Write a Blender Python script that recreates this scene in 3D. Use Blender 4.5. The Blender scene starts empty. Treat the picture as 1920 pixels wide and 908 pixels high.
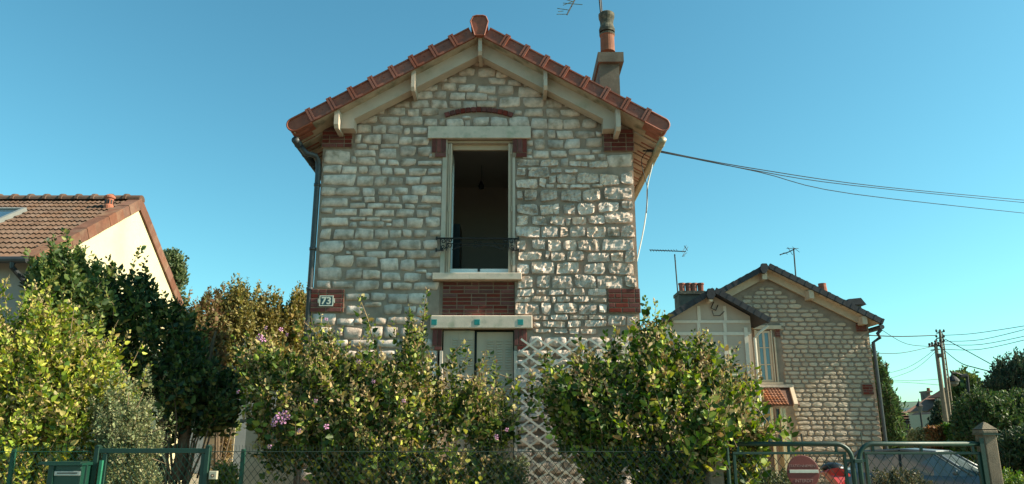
import bpy, math, random
import numpy as np
from mathutils import Vector, noise
from math import sin, cos, tan, pi, radians, sqrt, atan2
random.seed(7); RNG = np.random.default_rng(7)
S = bpy.context.scene
COL = S.collection

# ------------------------------------------------------------------ camera
FPX = 1387.0; PITCH = math.atan(363/1387); EYE = 1.5
cd = bpy.data.cameras.new('camera'); cam = bpy.data.objects.new('camera', cd); COL.objects.link(cam)
cam.location = (0, 0, EYE); cam.rotation_euler = (pi/2 + PITCH, 0, 0)
cd.sensor_width = 36; cd.lens = FPX/1920*36; cd.clip_end = 3000; cd.clip_start = .1
S.camera = cam
cp, sp = cos(PITCH), sin(PITCH)
def P(x, y, Y):
    """point in the world at distance Y that stands where the photograph has (x, y)"""
    u = (x-960)/FPX; v = (454-y)/FPX
    dy = cp - v*sp; t = Y/dy
    return Vector((u*t, Y, EYE + (sp + v*cp)*t))

# ------------------------------------------------------------------ world, sun, exposure
SD = Vector((1.0, -.11, .66)).normalized()          # towards the sun
sun_el = math.asin(SD.z); sun_rot = atan2(SD.x, SD.y)
W = bpy.data.worlds.new('World'); S.world = W; W.use_nodes = True
nt = W.node_tree; nt.nodes.clear()
out = nt.nodes.new('ShaderNodeOutputWorld'); bg = nt.nodes.new('ShaderNodeBackground')
sky = nt.nodes.new('ShaderNodeTexSky'); sky.sky_type = 'NISHITA'; sky.sun_disc = False
sky.sun_elevation = sun_el; sky.sun_rotation = sun_rot; sky.air_density = 1.0; sky.dust_density = .7; sky.ozone_density = 2.0
tint = nt.nodes.new('ShaderNodeMix'); tint.data_type = 'RGBA'; tint.blend_type = 'MULTIPLY'; tint.inputs[0].default_value = 1
tint.inputs[7].default_value = (.63, 1.02, .87, 1)     # the camera's teal white balance
nt.links.new(sky.outputs[0], tint.inputs[6]); hs = nt.nodes.new('ShaderNodeHueSaturation'); hs.inputs['Saturation'].default_value = 1.08; nt.links.new(tint.outputs[2], hs.inputs['Color']); nt.links.new(hs.outputs[0], bg.inputs[0]); bg.inputs[1].default_value = .11
nt.links.new(bg.outputs[0], out.inputs[0])
sl = bpy.data.lights.new('sun', 'SUN'); sl.energy = 5.0; sl.angle = radians(.5); sl.color = (1, .90, .68)
so = bpy.data.objects.new('sun', sl); COL.objects.link(so)
so.rotation_euler = (-SD).to_track_quat('-Z', 'Y').to_euler(); so.location = (30, -3, 30)
S.view_settings.view_transform = 'Standard'; S.view_settings.look = 'None'
S.view_settings.exposure = 1.0; S.view_settings.gamma = 1

# ------------------------------------------------------------------ materials
MATS = {}
def mat(name, col, rough=.85, var=.18, scale=6, bump=.0, bscale=40, orand=0., metal=0, spec=.3, col2=None, c2scale=2.5, c2amt=.5, trans=0, dist=.01):
    if name in MATS: return MATS[name]
    m = bpy.data.materials.new(name); MATS[name] = m; m.use_nodes = True
    t = m.node_tree; N = t.nodes; L = t.links; b = N['Principled BSDF']
    b.inputs['Roughness'].default_value = rough; b.inputs['Metallic'].default_value = metal
    b.inputs['Specular IOR Level'].default_value = spec
    tc = N.new('ShaderNodeTexCoord')
    src = tc.outputs['Object']
    if orand:
        oi = N.new('ShaderNodeObjectInfo'); add = N.new('ShaderNodeVectorMath'); add.operation = 'ADD'
        mu = N.new('ShaderNodeMath'); mu.operation = 'MULTIPLY'; mu.inputs[1].default_value = 37
        L.new(oi.outputs['Random'], mu.inputs[0]); L.new(src, add.inputs[0]); L.new(mu.outputs[0], add.inputs[1]); src = add.outputs[0]
    n1 = N.new('ShaderNodeTexNoise'); n1.inputs['Scale'].default_value = scale; n1.inputs['Detail'].default_value = 6; n1.inputs['Roughness'].default_value = .65
    L.new(src, n1.inputs['Vector'])
    mr = N.new('ShaderNodeMapRange'); mr.inputs[1].default_value = .3; mr.inputs[2].default_value = .7
    mr.inputs[3].default_value = 1-var; mr.inputs[4].default_value = 1+var; L.new(n1.outputs[0], mr.inputs[0])
    base = None
    if col2:
        n2 = N.new('ShaderNodeTexNoise'); n2.inputs['Scale'].default_value = c2scale; n2.inputs['Detail'].default_value = 5
        L.new(src, n2.inputs['Vector'])
        r2 = N.new('ShaderNodeMapRange'); r2.inputs[1].default_value = .62-.3*c2amt; r2.inputs[2].default_value = .85-.3*c2amt
        L.new(n2.outputs[0], r2.inputs[0])
        mc = N.new('ShaderNodeMix'); mc.data_type = 'RGBA'; mc.inputs[6].default_value = (*col, 1); mc.inputs[7].default_value = (*col2, 1)
        L.new(r2.outputs[0], mc.inputs[0]); base = mc.outputs[2]
    hv = N.new('ShaderNodeHueSaturation')
    if base: L.new(base, hv.inputs['Color'])
    else: hv.inputs['Color'].default_value = (*col, 1)
    if orand:
        mo = N.new('ShaderNodeMapRange'); mo.inputs[3].default_value = 1-orand; mo.inputs[4].default_value = 1+orand
        L.new(oi.outputs['Random'], mo.inputs[0])
        mm = N.new('ShaderNodeMath'); mm.operation = 'MULTIPLY'; L.new(mo.outputs[0], mm.inputs[0]); L.new(mr.outputs[0], mm.inputs[1])
        L.new(mm.outputs[0], hv.inputs['Value'])
        fr = N.new('ShaderNodeMath'); fr.operation = 'FRACT'; m9 = N.new('ShaderNodeMath'); m9.operation = 'MULTIPLY'; m9.inputs[1].default_value = 9.7
        L.new(oi.outputs['Random'], m9.inputs[0]); L.new(m9.outputs[0], fr.inputs[0])
        ms = N.new('ShaderNodeMapRange'); ms.inputs[3].default_value = 1-orand*.6; ms.inputs[4].default_value = 1+orand*.6
        L.new(fr.outputs[0], ms.inputs[0]); L.new(ms.outputs[0], hv.inputs['Saturation'])
    else: L.new(mr.outputs[0], hv.inputs['Value'])
    L.new(hv.outputs[0], b.inputs['Base Color'])
    if bump:
        n3 = N.new('ShaderNodeTexNoise'); n3.inputs['Scale'].default_value = bscale; n3.inputs['Detail'].default_value = 6; n3.inputs['Roughness'].default_value = .65
        L.new(src, n3.inputs['Vector'])
        bp = N.new('ShaderNodeBump'); bp.inputs['Strength'].default_value = bump; bp.inputs['Distance'].default_value = dist
        L.new(n3.outputs[0], bp.inputs['Height']); L.new(bp.outputs[0], b.inputs['Normal'])
    return m
def leafmat(name, rough=.55, trans=.35):
    m = bpy.data.materials.new(name); m.use_nodes = True; t = m.node_tree; N = t.nodes; L = t.links; b = N['Principled BSDF']
    a = N.new('ShaderNodeAttribute'); a.attribute_name = 'leaf_colour'
    b.inputs['Roughness'].default_value = rough; b.inputs['Specular IOR Level'].default_value = .35
    L.new(a.outputs[0], b.inputs['Base Color'])
    tr = N.new('ShaderNodeBsdfTranslucent'); g = N.new('ShaderNodeHueSaturation'); g.inputs['Saturation'].default_value = 1.15; g.inputs['Value'].default_value = 1.2
    L.new(a.outputs[0], g.inputs['Color']); L.new(g.outputs[0], tr.inputs[0])
    mx = N.new('ShaderNodeMixShader'); mx.inputs[0].default_value = trans
    L.new(b.outputs[0], mx.inputs[1]); L.new(tr.outputs[0], mx.inputs[2]); L.new(mx.outputs[0], N['Material Output'].inputs[0])
    return m
LEAF = leafmat('leaf', .55, .27); NEEDLE = leafmat('needle', .7, .1)
STONE = mat('limestone', (.64, .485, .405), .9, .24, 9, .8, 45, .19, col2=(.33, .245, .19), c2scale=6, c2amt=.5, dist=.012)
MORTAR = mat('mortar', (.33, .235, .18), .95, .22, 5, .8, 60, col2=(.20, .145, .11), c2scale=1.6, dist=.008)
BRICK = mat('brick', (.145, .034, .026), .8, .25, 14, .4, 90, .28, dist=.004)
JOINT = mat('brick_joint', (.30, .20, .14), .95, .2, 10, .4, 80)
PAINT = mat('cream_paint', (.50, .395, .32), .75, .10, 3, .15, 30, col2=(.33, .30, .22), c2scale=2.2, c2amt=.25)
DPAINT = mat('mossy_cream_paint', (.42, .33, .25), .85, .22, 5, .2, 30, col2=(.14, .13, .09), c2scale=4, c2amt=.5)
CONC = mat('cream_concrete', (.60, .475, .385), .85, .10, 8, .25, 50, col2=(.36, .33, .25), c2scale=6, c2amt=.3)
GREYCONC = mat('grey_concrete', (.135, .115, .09), .95, .25, 6, .5, 50, col2=(.07, .06, .05), c2scale=3)
PILLAR = mat('pebbled_concrete', (.20, .155, .11), .95, .25, 20, .9, 90, col2=(.11, .09, .065), c2scale=5)
TERRA = mat('terracotta', (.25, .072, .042), .6, .2, 9, .2, 60, .10, spec=.4, col2=(.19, .07, .05), c2scale=5, c2amt=.4)
OLDTILE = mat('weathered_tile', (.125, .074, .052), .9, .2, 12, .35, 70, .18, col2=(.13, .085, .06), c2scale=7, c2amt=.5)
DARKTILE = mat('dark_tile', (.035, .036, .042), .75, .25, 8, .3, 60, .15)
POT = mat('chimney_pot', (.22, .08, .045), .8, .2, 8, .2, 40)
SOOT = mat('sooty_concrete', (.07, .068, .055), .95, .35, 14, .6, 60, col2=(.17, .15, .11), c2scale=9)
ZINC = mat('zinc', (.07, .075, .08), .55, .2, 4, metal=.6)
TANZINC = mat('tan_painted_zinc', (.33, .28, .19), .5, .15, 5, metal=.3)
GREEN = mat('green_metal_paint', (.005, .034, .022), .5, .15, 7, .1, 60, spec=.5, col2=(.012, .022, .015), c2scale=6, c2amt=.3)
DGREEN = mat('dark_green_box_paint', (.008, .045, .030), .35, .1, 8, spec=.5)
IRON = mat('black_iron', (.018, .018, .018), .6, .2, 9)
WHITE = mat('white_pvc', (.62, .66, .66), .4, .04, 4)
BEIGEMETAL = mat('beige_shutter_paint', (.53, .385, .28), .6, .06, 3, col2=(.36, .32, .24), c2scale=3, c2amt=.3)
BLACK = mat('black_plastic', (.012, .012, .013), .35, .1, 5)
CREAMRENDER = mat('cream_render', (.69, .60, .37), .9, .07, 1.5, .3, 25, col2=(.52,.45,.29), c2scale=.9, c2amt=.35)
GREYRENDER = mat('grey_render', (.30, .29, .27), .95, .1, 3, .2, 60)
GLASS = mat('window_glass', (.05, .09, .13), .08, .1, 1, spec=.8)
TEAL = mat('teal_ceramic', (.02, .20, .19), .3, .2, 12)
ENAMEL = mat('plate_enamel', (.055, .105, .12), .4, .1, 9)
ENAMELW = mat('plate_white', (.62, .60, .50), .5, .08, 9)
BARK = mat('bark', (.12, .085, .055), .95, .3, 18, .6, 60)
TWIG = mat('twig', (.20, .14, .08), .9, .25, 20)
WIRE = mat('galvanised_wire', (.03, .05, .04), .55, .1, 5, metal=.3)
ROOM = mat('room_wall', (.50, .43, .38), .9, .06, 1)
ROOMD = mat('room_ceiling', (.5, .45, .40), .9, .06, 1)
WOOD = mat('weathered_boards', (.42, .33, .21), .85, .15, 8, .3, 40, .12)
CABLE = mat('cable', (.02, .022, .025), .6, .1, 3)
WCABLE = mat('white_cable', (.5, .52, .52), .5, .1, 3)
POLE = mat('concrete_pole', (.22, .175, .13), .9, .2, 6, .3, 40)

# ------------------------------------------------------------------ helpers
def wl(o):
    v = Vector((0, 0, 0))
    while o is not None: v += o.location; o = o.parent
    return v
class G:
    def __init__(s): s.v = []; s.f = []
    def add(s, vs, fs):
        k = len(s.v); s.v += [tuple(a) for a in vs]; s.f += [tuple(i+k for i in q) for q in fs]; return s
    def hexa(s, p): return s.add(p, [(0,3,2,1),(4,5,6,7),(0,1,5,4),(1,2,6,5),(2,3,7,6),(3,0,4,7)])
    def box(s, x0, y0, z0, x1, y1, z1, b=0):
        if x1 < x0: x0, x1 = x1, x0
        if y1 < y0: y0, y1 = y1, y0
        if z1 < z0: z0, z1 = z1, z0
        if b:                                   # front face bevelled (towards -y)
            vs = [(x0,y0+b,z0),(x1,y0+b,z0),(x1,y1,z0),(x0,y1,z0),(x0,y0+b,z1),(x1,y0+b,z1),(x1,y1,z1),(x0,y1,z1),
                  (x0+b,y0,z0+b),(x1-b,y0,z0+b),(x1-b,y0,z1-b),(x0+b,y0,z1-b)]
            return s.add(vs, [(0,3,2,1),(4,5,6,7),(1,2,6,5),(2,3,7,6),(3,0,4,7),(8,9,10,11),(0,1,9,8),(1,5,10,9),(5,4,11,10),(4,0,8,11)])
        return s.hexa([(x0,y0,z0),(x1,y0,z0),(x1,y1,z0),(x0,y1,z0),(x0,y0,z1),(x1,y0,z1),(x1,y1,z1),(x0,y1,z1)])
    def frame(s, o, a, b, c, r):                # box in a frame: o + a*[..] + b*[..] + c*[..]
        (a0,a1),(b0,b1),(c0,c1) = r
        q = lambda i,j,k: o + a*i + b*j + c*k
        return s.hexa([q(a0,b0,c0),q(a1,b0,c0),q(a1,b1,c0),q(a0,b1,c0),q(a0,b0,c1),q(a1,b0,c1),q(a1,b1,c1),q(a0,b1,c1)])
    def prism(s, poly, y0, y1):                 # poly of (x,z), extruded along y
        n = len(poly); vs = [(x,y0,z) for x,z in poly] + [(x,y1,z) for x,z in poly]
        return s.add(vs, [tuple(range(n)), tuple(range(2*n-1,n-1,-1))] + [(i,i+n,(i+1)%n+n,(i+1)%n) for i in range(n)])
    def prismx(s, poly, x0, x1):                # poly of (y,z), extruded along x
        n = len(poly); vs = [(x0,y,z) for y,z in poly] + [(x1,y,z) for y,z in poly]
        return s.add(vs, [tuple(range(n)), tuple(range(2*n-1,n-1,-1))] + [(i,i+n,(i+1)%n+n,(i+1)%n) for i in range(n)])
    def tube(s, pts, r, n=6, cap=True):
        pts = [Vector(p) for p in pts]; rr = r if isinstance(r, (list, tuple)) else [r]*len(pts)
        vs = []; N = len(pts); prev = None
        for i, p in enumerate(pts):
            d = (pts[min(i+1,N-1)] - pts[max(i-1,0)]).normalized()
            if prev is None:
                a = Vector((0,0,1)) if abs(d.z) < .9 else Vector((1,0,0)); u = d.cross(a).normalized()
            else: u = (prev - d*prev.dot(d)).normalized()
            prev = u; w = d.cross(u)
            vs += [p + (u*cos(2*pi*k/n) + w*sin(2*pi*k/n))*rr[i] for k in range(n)]
        fs = [(i*n+k, i*n+(k+1)%n, (i+1)*n+(k+1)%n, (i+1)*n+k) for i in range(N-1) for k in range(n)]
        if cap: fs += [tuple(range(n-1,-1,-1)), tuple(range((N-1)*n, N*n))]
        return s.add(vs, fs)
    def lathe(s, c, prof, n=16):                # prof of (r, z)
        c = Vector(c); vs = [c + Vector((r*cos(2*pi*k/n), r*sin(2*pi*k/n), z)) for r, z in prof for k in range(n)]
        fs = [(i*n+k, i*n+(k+1)%n, (i+1)*n+(k+1)%n, (i+1)*n+k) for i in range(len(prof)-1) for k in range(n)]
        return s.add(vs, fs + [tuple(range(n-1,-1,-1)), tuple(range((len(prof)-1)*n, len(prof)*n))])
def link(name, me, m, parent=None, loc=(0,0,0), smooth=False):
    o = bpy.data.objects.new(name, me)
    if m is not None and not me.materials: me.materials.append(m)
    o.location = loc; COL.objects.link(o); o.parent = parent
    if smooth: me.polygons.foreach_set('use_smooth', [True]*len(me.polygons))
    return o
def obj(name, g, m, parent=None, smooth=False, kind=None):
    v = np.array(g.v, dtype=float)
    if parent is not None: org = wl(parent); loc = (0,0,0)
    else:
        lo, hi = v.min(0), v.max(0); org = Vector(((lo[0]+hi[0])/2, (lo[1]+hi[1])/2, lo[2])); loc = org
    me = bpy.data.meshes.new(name); me.from_pydata((v - np.array(org)).tolist(), [], g.f); me.update()
    o = link(name, me, m, parent, loc, smooth)
    if kind: o['kind'] = kind
    return o
def tag(o, label, cat, group=None):
    o['label'] = label; o['category'] = cat
    if group: o['group'] = group
    return o
def thing(name, loc, label, cat, group=None):
    o = bpy.data.objects.new(name, None); o.empty_display_size = .2; COL.objects.link(o); o.location = loc
    return tag(o, label, cat, group)
def prect(x0, y0, x1, y1, Y):
    """metres rectangle (X0,Z0,X1,Z1) at distance Y of a rectangle in the photograph"""
    ym, xm = (y0+y1)/2, (x0+x1)/2
    return P(x0,ym,Y).x, P(xm,y1,Y).z, P(x1,ym,Y).x, P(xm,y0,Y).z
def pbox(g, x0, y0, x1, y1, Y, d0, d1, b=0):
    a, b0, c, d = prect(x0,y0,x1,y1,Y); return g.box(a, Y+d0, b0, c, Y+d1, d, b)
def text_mesh(name, s, size, m, parent, c, ext=.002, bold=0):
    cu = bpy.data.curves.new(name, 'FONT'); cu.body = s; cu.size = size; cu.extrude = ext; cu.offset = bold; cu.align_x = 'CENTER'; cu.align_y = 'CENTER'
    o = bpy.data.objects.new('t', cu); COL.objects.link(o)
    bpy.context.view_layer.update()
    me = bpy.data.meshes.new_from_object(o.evaluated_get(bpy.context.evaluated_depsgraph_get())); bpy.data.objects.remove(o)
    for v in me.vertices: v.co = (v.co.x, -v.co.z, v.co.y)
    me.materials.clear()
    return link(name, me, m, parent, Vector(c) - (wl(parent) if parent else Vector()))

def stone_geo(x0, z0, x1, z1, yb, h=.03, rough=1., seed=0, fine=1.):
    rnd = random.Random(seed); w, hh = x1-x0, z1-z0
    asp = min(1, hh/w)
    nx = max(4, min(14, int(w/.032*fine))); nz = max(4, min(10, int(hh/.032*fine)))
    j = lambda s: rnd.uniform(-s, s)
    c = [(x0+j(.12)*hh, z0+j(.12)*hh), (x1+j(.12)*hh, z0+j(.12)*hh), (x1+j(.14)*hh, z1+j(.12)*hh), (x0+j(.14)*hh, z1+j(.12)*hh)]
    tilt = j(.35*h), j(.35*h); off = rnd.uniform(0, 90); rr = rnd.uniform(.04, .16)
    vs = []; fs = []
    for i in range(nz+1):
        for k in range(nx+1):
            u = 2*k/nx-1; v = 2*i/nz-1
            if 0 < k < nx: u *= (.95 if asp < .8 else .93)*nx/(nx-2) if nx > 2 else 1
            if 0 < i < nz: v *= .915*nz/(nz-2) if nz > 2 else 1
            uu = u*(1-rr*asp*abs(v)**3); vv = v*(1-rr*1.3*u**6)
            a, b = (uu+1)/2, (vv+1)/2
            x = (1-b)*((1-a)*c[0][0]+a*c[1][0]) + b*((1-a)*c[3][0]+a*c[2][0])
            z = (1-b)*((1-a)*c[0][1]+a*c[1][1]) + b*((1-a)*c[3][1]+a*c[2][1])
            e = 1-max(abs(u), abs(v))
            if e < 1e-6:
                n = noise.noise(Vector((x*14+off, z*14, off))); x += n*.016; z += noise.noise(Vector((x*13, z*13+off, 3)))*.017
                d = -.006
            else:
                d = h*(1-max(0, .2-e)*.8) + tilt[0]*u + tilt[1]*v
                d += rough*(.013*noise.noise(Vector((x*11+off, z*11, 7))) + .011*noise.noise(Vector((x*26, z*26+off, 3))))
                d = max(.008, d)
            vs.append((x, yb-d, z))
    for i in range(nz):
        for k in range(nx):
            q = i*(nx+1)+k; fs.append((q, q+1, q+nx+2, q+nx+1))
    return vs, fs

# ---- foliage
def unit(a): return a/np.maximum(1e-9, np.linalg.norm(a, axis=-1, keepdims=True))
def leaf_mesh(name, base, d, size, col, parent, m, width=.34, fold=.14):
    n = len(base); d = unit(d); side = unit(np.cross(d, RNG.normal(size=(n,3)))); nor = np.cross(side, d)
    s = size[:,None]; wv = width*RNG.uniform(.75,1.2,(n,1))
    L1 = base + d*s*.3 + side*s*wv + nor*s*fold; L2 = base + d*s*.68 + side*s*wv*.72 + nor*s*fold*.7
    T = base + d*s - nor*s*.12*RNG.uniform(-1,1,(n,1)); R2 = base + d*s*.68 - side*s*wv*.72 + nor*s*fold*.7; R1 = base + d*s*.3 - side*s*wv + nor*s*fold
    V = np.stack([base, L1, L2, T, R2, R1], 1).reshape(-1,3) - np.array(wl(parent) if parent else (0,0,0))
    idx = (np.arange(n)[:,None]*6 + np.array([0,1,2,3,0,3,4,5])[None]).ravel().astype(np.int32)
    me = bpy.data.meshes.new(name); me.vertices.add(len(V)); me.vertices.foreach_set('co', V.ravel().astype(np.float32))
    me.loops.add(len(idx)); me.loops.foreach_set('vertex_index', idx)
    me.polygons.add(2*n); me.polygons.foreach_set('loop_start', np.arange(0, 8*n, 4, dtype=np.int32)); me.polygons.foreach_set('loop_total', np.full(2*n, 4, dtype=np.int32))
    ca = me.color_attributes.new('leaf_colour', 'FLOAT_COLOR', 'POINT')
    cc = np.ones((n*6,4), np.float32); cc[:,:3] = np.repeat(col, 6, 0); ca.data.foreach_set('color', cc.ravel())
    me.update(); me.validate()
    return link(name, me, m, parent)
def inpoly(x, z, poly):
    r = np.zeros(len(x), bool); n = len(poly)
    for i in range(n):
        x1,z1 = poly[i]; x2,z2 = poly[(i+1)%n]
        c = ((z1 > z) != (z2 > z)) & (x < (x2-x1)*(z-z1)/((z2-z1) or 1e-9)+x1); r ^= c
    return r
def edgedist(x, z, poly):
    p = np.stack([x,z],1); best = np.full(len(x), 1e9); n = len(poly)
    for i in range(n):
        a = np.array(poly[i]); b = np.array(poly[(i+1)%n]); ab = b-a
        t = np.clip(((p-a)@ab)/max(1e-9, ab@ab), 0, 1); best = np.minimum(best, np.linalg.norm(p-(a+t[:,None]*ab), axis=1))
    return best
def mixcol(pal, wts, n, jit=.2):
    pal = np.array(pal); i = RNG.choice(len(pal), n, p=np.array(wts)/sum(wts))
    return np.clip(pal[i]*RNG.uniform(1-jit, 1+jit, (n,1))*RNG.uniform(.93,1.07,(n,3)), 0, 1)
def shoot_tips(pxpoly, Y0, T, n, grow=.35, clump=0):
    poly = [(P(x,y,Y0).x, P(x,y,Y0).z) for x, y in pxpoly]
    xs = [p[0] for p in poly]; zs = [p[1] for p in poly]; X = []; Z = []
    tot = 0
    while tot < n:
        x = RNG.uniform(min(xs), max(xs), n*2); z = RNG.uniform(min(zs), max(zs), n*2)
        k = inpoly(x, z, poly) & (z > .05)
        if clump:
            f = np.array([noise.noise(Vector((a*clump, b*clump, Y0))) for a, b in zip(x, z)]); k &= f > RNG.uniform(-.75, .15, len(x))
        X.append(x[k]); Z.append(z[k]); tot += k.sum()
    x = np.concatenate(X)[:n]; z = np.concatenate(Z)[:n]
    e = edgedist(x, z, poly); half = T*np.sqrt(np.minimum(1, e/(T*.9)))
    s = RNG.choice([-1,-1,1], n)*RNG.uniform(0,1,n)**.45
    return np.stack([x, Y0+half*s, z], 1)
def shoots(tips, root, K, L, ls, cols, wts, tipcols=None, up=.6, lean=1.0, rand=.35, tipf=.25, leafup=.15):
    """leaves spiralling along a short twig that ends at each tip; returns leaves and twigs"""
    M = len(tips); d = tips - root; d[:,2] = np.maximum(d[:,2], .1); d = unit(unit(d)*lean + np.array([0,0,up]) + RNG.normal(size=(M,3))*rand)
    Ls = L*RNG.uniform(.6,1.3,M); t = (np.arange(K)+.5)/K
    t = np.clip(t[None] + RNG.uniform(-.5/K,.5/K,(M,K)), 0, 1)
    pos = tips[:,None] - d[:,None]*(Ls[:,None]*(1-t))[...,None]
    a = np.cross(d, RNG.normal(size=(M,3))); a = unit(a); b = np.cross(d, a)
    ph = np.arange(K)[None]*2.4 + RNG.uniform(0,6.3,(M,1)) + RNG.normal(size=(M,K))*.4
    rad = a[:,None]*np.cos(ph)[...,None] + b[:,None]*np.sin(ph)[...,None]
    ld = unit(rad + d[:,None]*(.35+.9*t[...,None]**2) + np.array([0,0,leafup]) + RNG.normal(size=(M,K,3))*.2)
    sz = ls*(1.1-.55*t**2)*RNG.uniform(.5,1.4,(M,K))
    pos = pos + rad*.01
    c = mixcol(cols, wts, M*K).reshape(M,K,3)
    sv = RNG.uniform(.8,1.2,(M,1,1)); c = np.clip(c*sv,0,1)
    if tipcols is not None:
        tc = mixcol(tipcols, [1]*len(tipcols), M*K).reshape(M,K,3); f = (t > 1-tipf)*(RNG.uniform(0,1,(M,1)) < .75)
        c = np.where(f[...,None], tc, c); sz = np.where(f, sz*.8, sz)
    return pos.reshape(-1,3), ld.reshape(-1,3), sz.ravel(), c.reshape(-1,3), (tips, d, Ls)
def twig_geo(tw, r=.004, every=1):
    g = G(); tips, d, Ls = tw
    for i in range(0, len(tips), every):
        a = Vector(tips[i] - d[i]*Ls[i]); b = Vector(tips[i]); g.tube([a, b], [r, r*.5], 3, False)
    return g
def limbs(root, tips, n, r0, seed, wob=.12):
    """stems from the root to n of the tips"""
    rnd = random.Random(seed); g = G(); root = Vector(root)
    for i in RNG.choice(len(tips), min(n, len(tips)), replace=False):
        e = Vector(tips[i]); pts = []; a = rnd.uniform(-.12,.12); 
        st = root + Vector((rnd.uniform(-1,1), rnd.uniform(-1,1), 0))*r0*3
        mid = Vector((st.x*.55+e.x*.45, st.y*.55+e.y*.45, st.z*.35+e.z*.65))
        for k in range(7):
            t = k/6; p = st*(1-t)**2 + mid*2*t*(1-t) + e*t*t
            pts.append(p + Vector((noise.noise(p*2+Vector((i,0,0))), noise.noise(p*2+Vector((0,i,0))), 0))*wob*t*(1-t)*4)
        g.tube(pts, [r0*(1-.85*k/6) for k in range(7)], 5)
    return g

# ================================================================== ground
def sheet(name, x0, y0, x1, y1, z, m, kind='structure'):
    g = G(); g.add([(x0,y0,z),(x1,y0,z),(x1,y1,z),(x0,y1,z)], [(0,1,2,3)]); o = obj(name, g, m); o['kind'] = kind; return o
sheet('ground', -900, -60, 900, 1500, -.34, mat('dry_grass', (.14,.12,.05), .95, .35, 3, .8, 20, col2=(.16,.13,.07), c2scale=.5))
sheet('garden_ground', -14, 7.9, 5.6, 40, -.02, mat('garden_gravel', (.34,.26,.17), .95, .25, 4, .8, 20, col2=(.16,.15,.07), c2scale=.8))
g = G(); g.box(-40, 6.3, -.12, 40, 7.9, .0); o = obj('pavement', g, mat('asphalt_pavement', (.34,.27,.20), .95, .15, 20, .5, 90)); o['kind'] = 'structure'
sheet('road', -60, -10, 60, 6.28, -.13, mat('asphalt', (.13,.11,.09), .9, .2, 30, .5, 120))
sheet('driveway', 5.7, 7.95, 11.5, 60, -.30, mat('driveway_gravel', (.20,.18,.14), .95, .25, 20, .7, 80))

# ================================================================== main house
YW = 12.0; YV = 11.52
house = thing('stone_house', (0, YW, 0), 'tall narrow pale stone house with brown tiled gable, open upstairs window and number 73', 'house')
xl, xr = P(583,610,YW).x, P(1200,600,YW).x
A = P(899,66,YV); EL = P(549,249,YV); ER = P(1246,247,YV)          # lower edge of the verge tiles
zA, zE = A.z, (EL.z+ER.z)/2; xa = A.x
halfw = (ER.x-EL.x)/2; xc = xa; slope = (zA-zE)/halfw
def zroof(x): return zA - abs(x-xa)*slope
YB = YW + 5.3
g = G()
wu = prect(828,262,966,515,YW); wd = prect(828,617,965,880,YW); pn = prect(829,528,965,594,YW)
W0, W1 = wu[0], wu[2]
zu1, zu0 = wu[3], wu[1]; zd1, zd0 = wd[3], max(wd[1], .9)
t = .34
g.prism([(xl,0),(W0,0),(W0,zroof(W0)-.02),(xl,zroof(xl)-.02)], YW, YW+t)
g.prism([(W1,0),(xr,0),(xr,zroof(xr)-.02),(W1,zroof(W1)-.02)], YW, YW+t)
g.prism([(W0,zu1),(W1,zu1),(W1,zroof(W1)-.02),(xa,zA-.02),(W0,zroof(W0)-.02)], YW, YW+t)
g.box(W0, YW+.045, zd1, W1, YW+t, zu0); g.box(W0, YW, 0, W1, YW+t, zd0)
g.box(xl, YW+t, 0, xl+.3, YB, zroof(xl)-.05); g.box(xr-.3, YW+t, 0, xr, YB, zroof(xr)-.05)
g.prism([(xl,0),(xr,0),(xr,zroof(xr)-.02),(xa,zA-.02),(xl,zroof(xl)-.02)], YB, YB+.3)
wall = obj('wall', g, MORTAR, house)

# ---- stones read off the photograph, crop by crop: (origin x, origin y, scale, boxes)
CA = (600,180,3.783, """648,35,770,88 785,30,905,88 535,40,640,85 365,88,460,132 482,85,610,140 622,98,705,142 718,95,845,142 262,140,402,198 418,150,560,200 572,152,722,215
738,158,835,215 843,162,890,210 250,208,358,262 370,210,465,265 476,210,590,270 598,230,642,275 652,225,760,272 248,278,288,330 303,275,428,340 440,275,550,340 560,290,650,348
658,288,768,345 253,342,332,376 345,350,418,385 432,345,560,368 240,385,398,425 420,375,542,442 568,362,682,430 697,362,795,430 775,412,825,440 32,390,212,485 218,432,256,482
265,440,398,488 410,450,468,490 480,455,558,498 570,448,682,500 697,458,862,492 22,492,150,548 158,505,262,550 274,500,335,550 346,500,432,560 440,503,516,560 526,515,612,562
627,518,752,565 768,515,862,557 16,560,250,632 264,568,376,640 385,575,472,640 488,578,590,636 608,573,705,632 722,568,862,622 10,645,110,708 118,650,285,708 302,657,394,710
408,655,510,705 522,648,628,700 642,640,760,698 787,645,862,690 8,722,205,790 218,720,298,748 314,720,392,754 415,715,488,754 496,712,564,756 583,710,698,760 722,710,862,760
210,762,320,796 336,765,450,798 465,768,585,797 600,768,672,797 692,775,788,798 12,797,88,836 106,802,262,850 280,800,376,854 388,808,526,856 542,803,668,862 683,812,776,858 793,795,862,850""")
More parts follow.
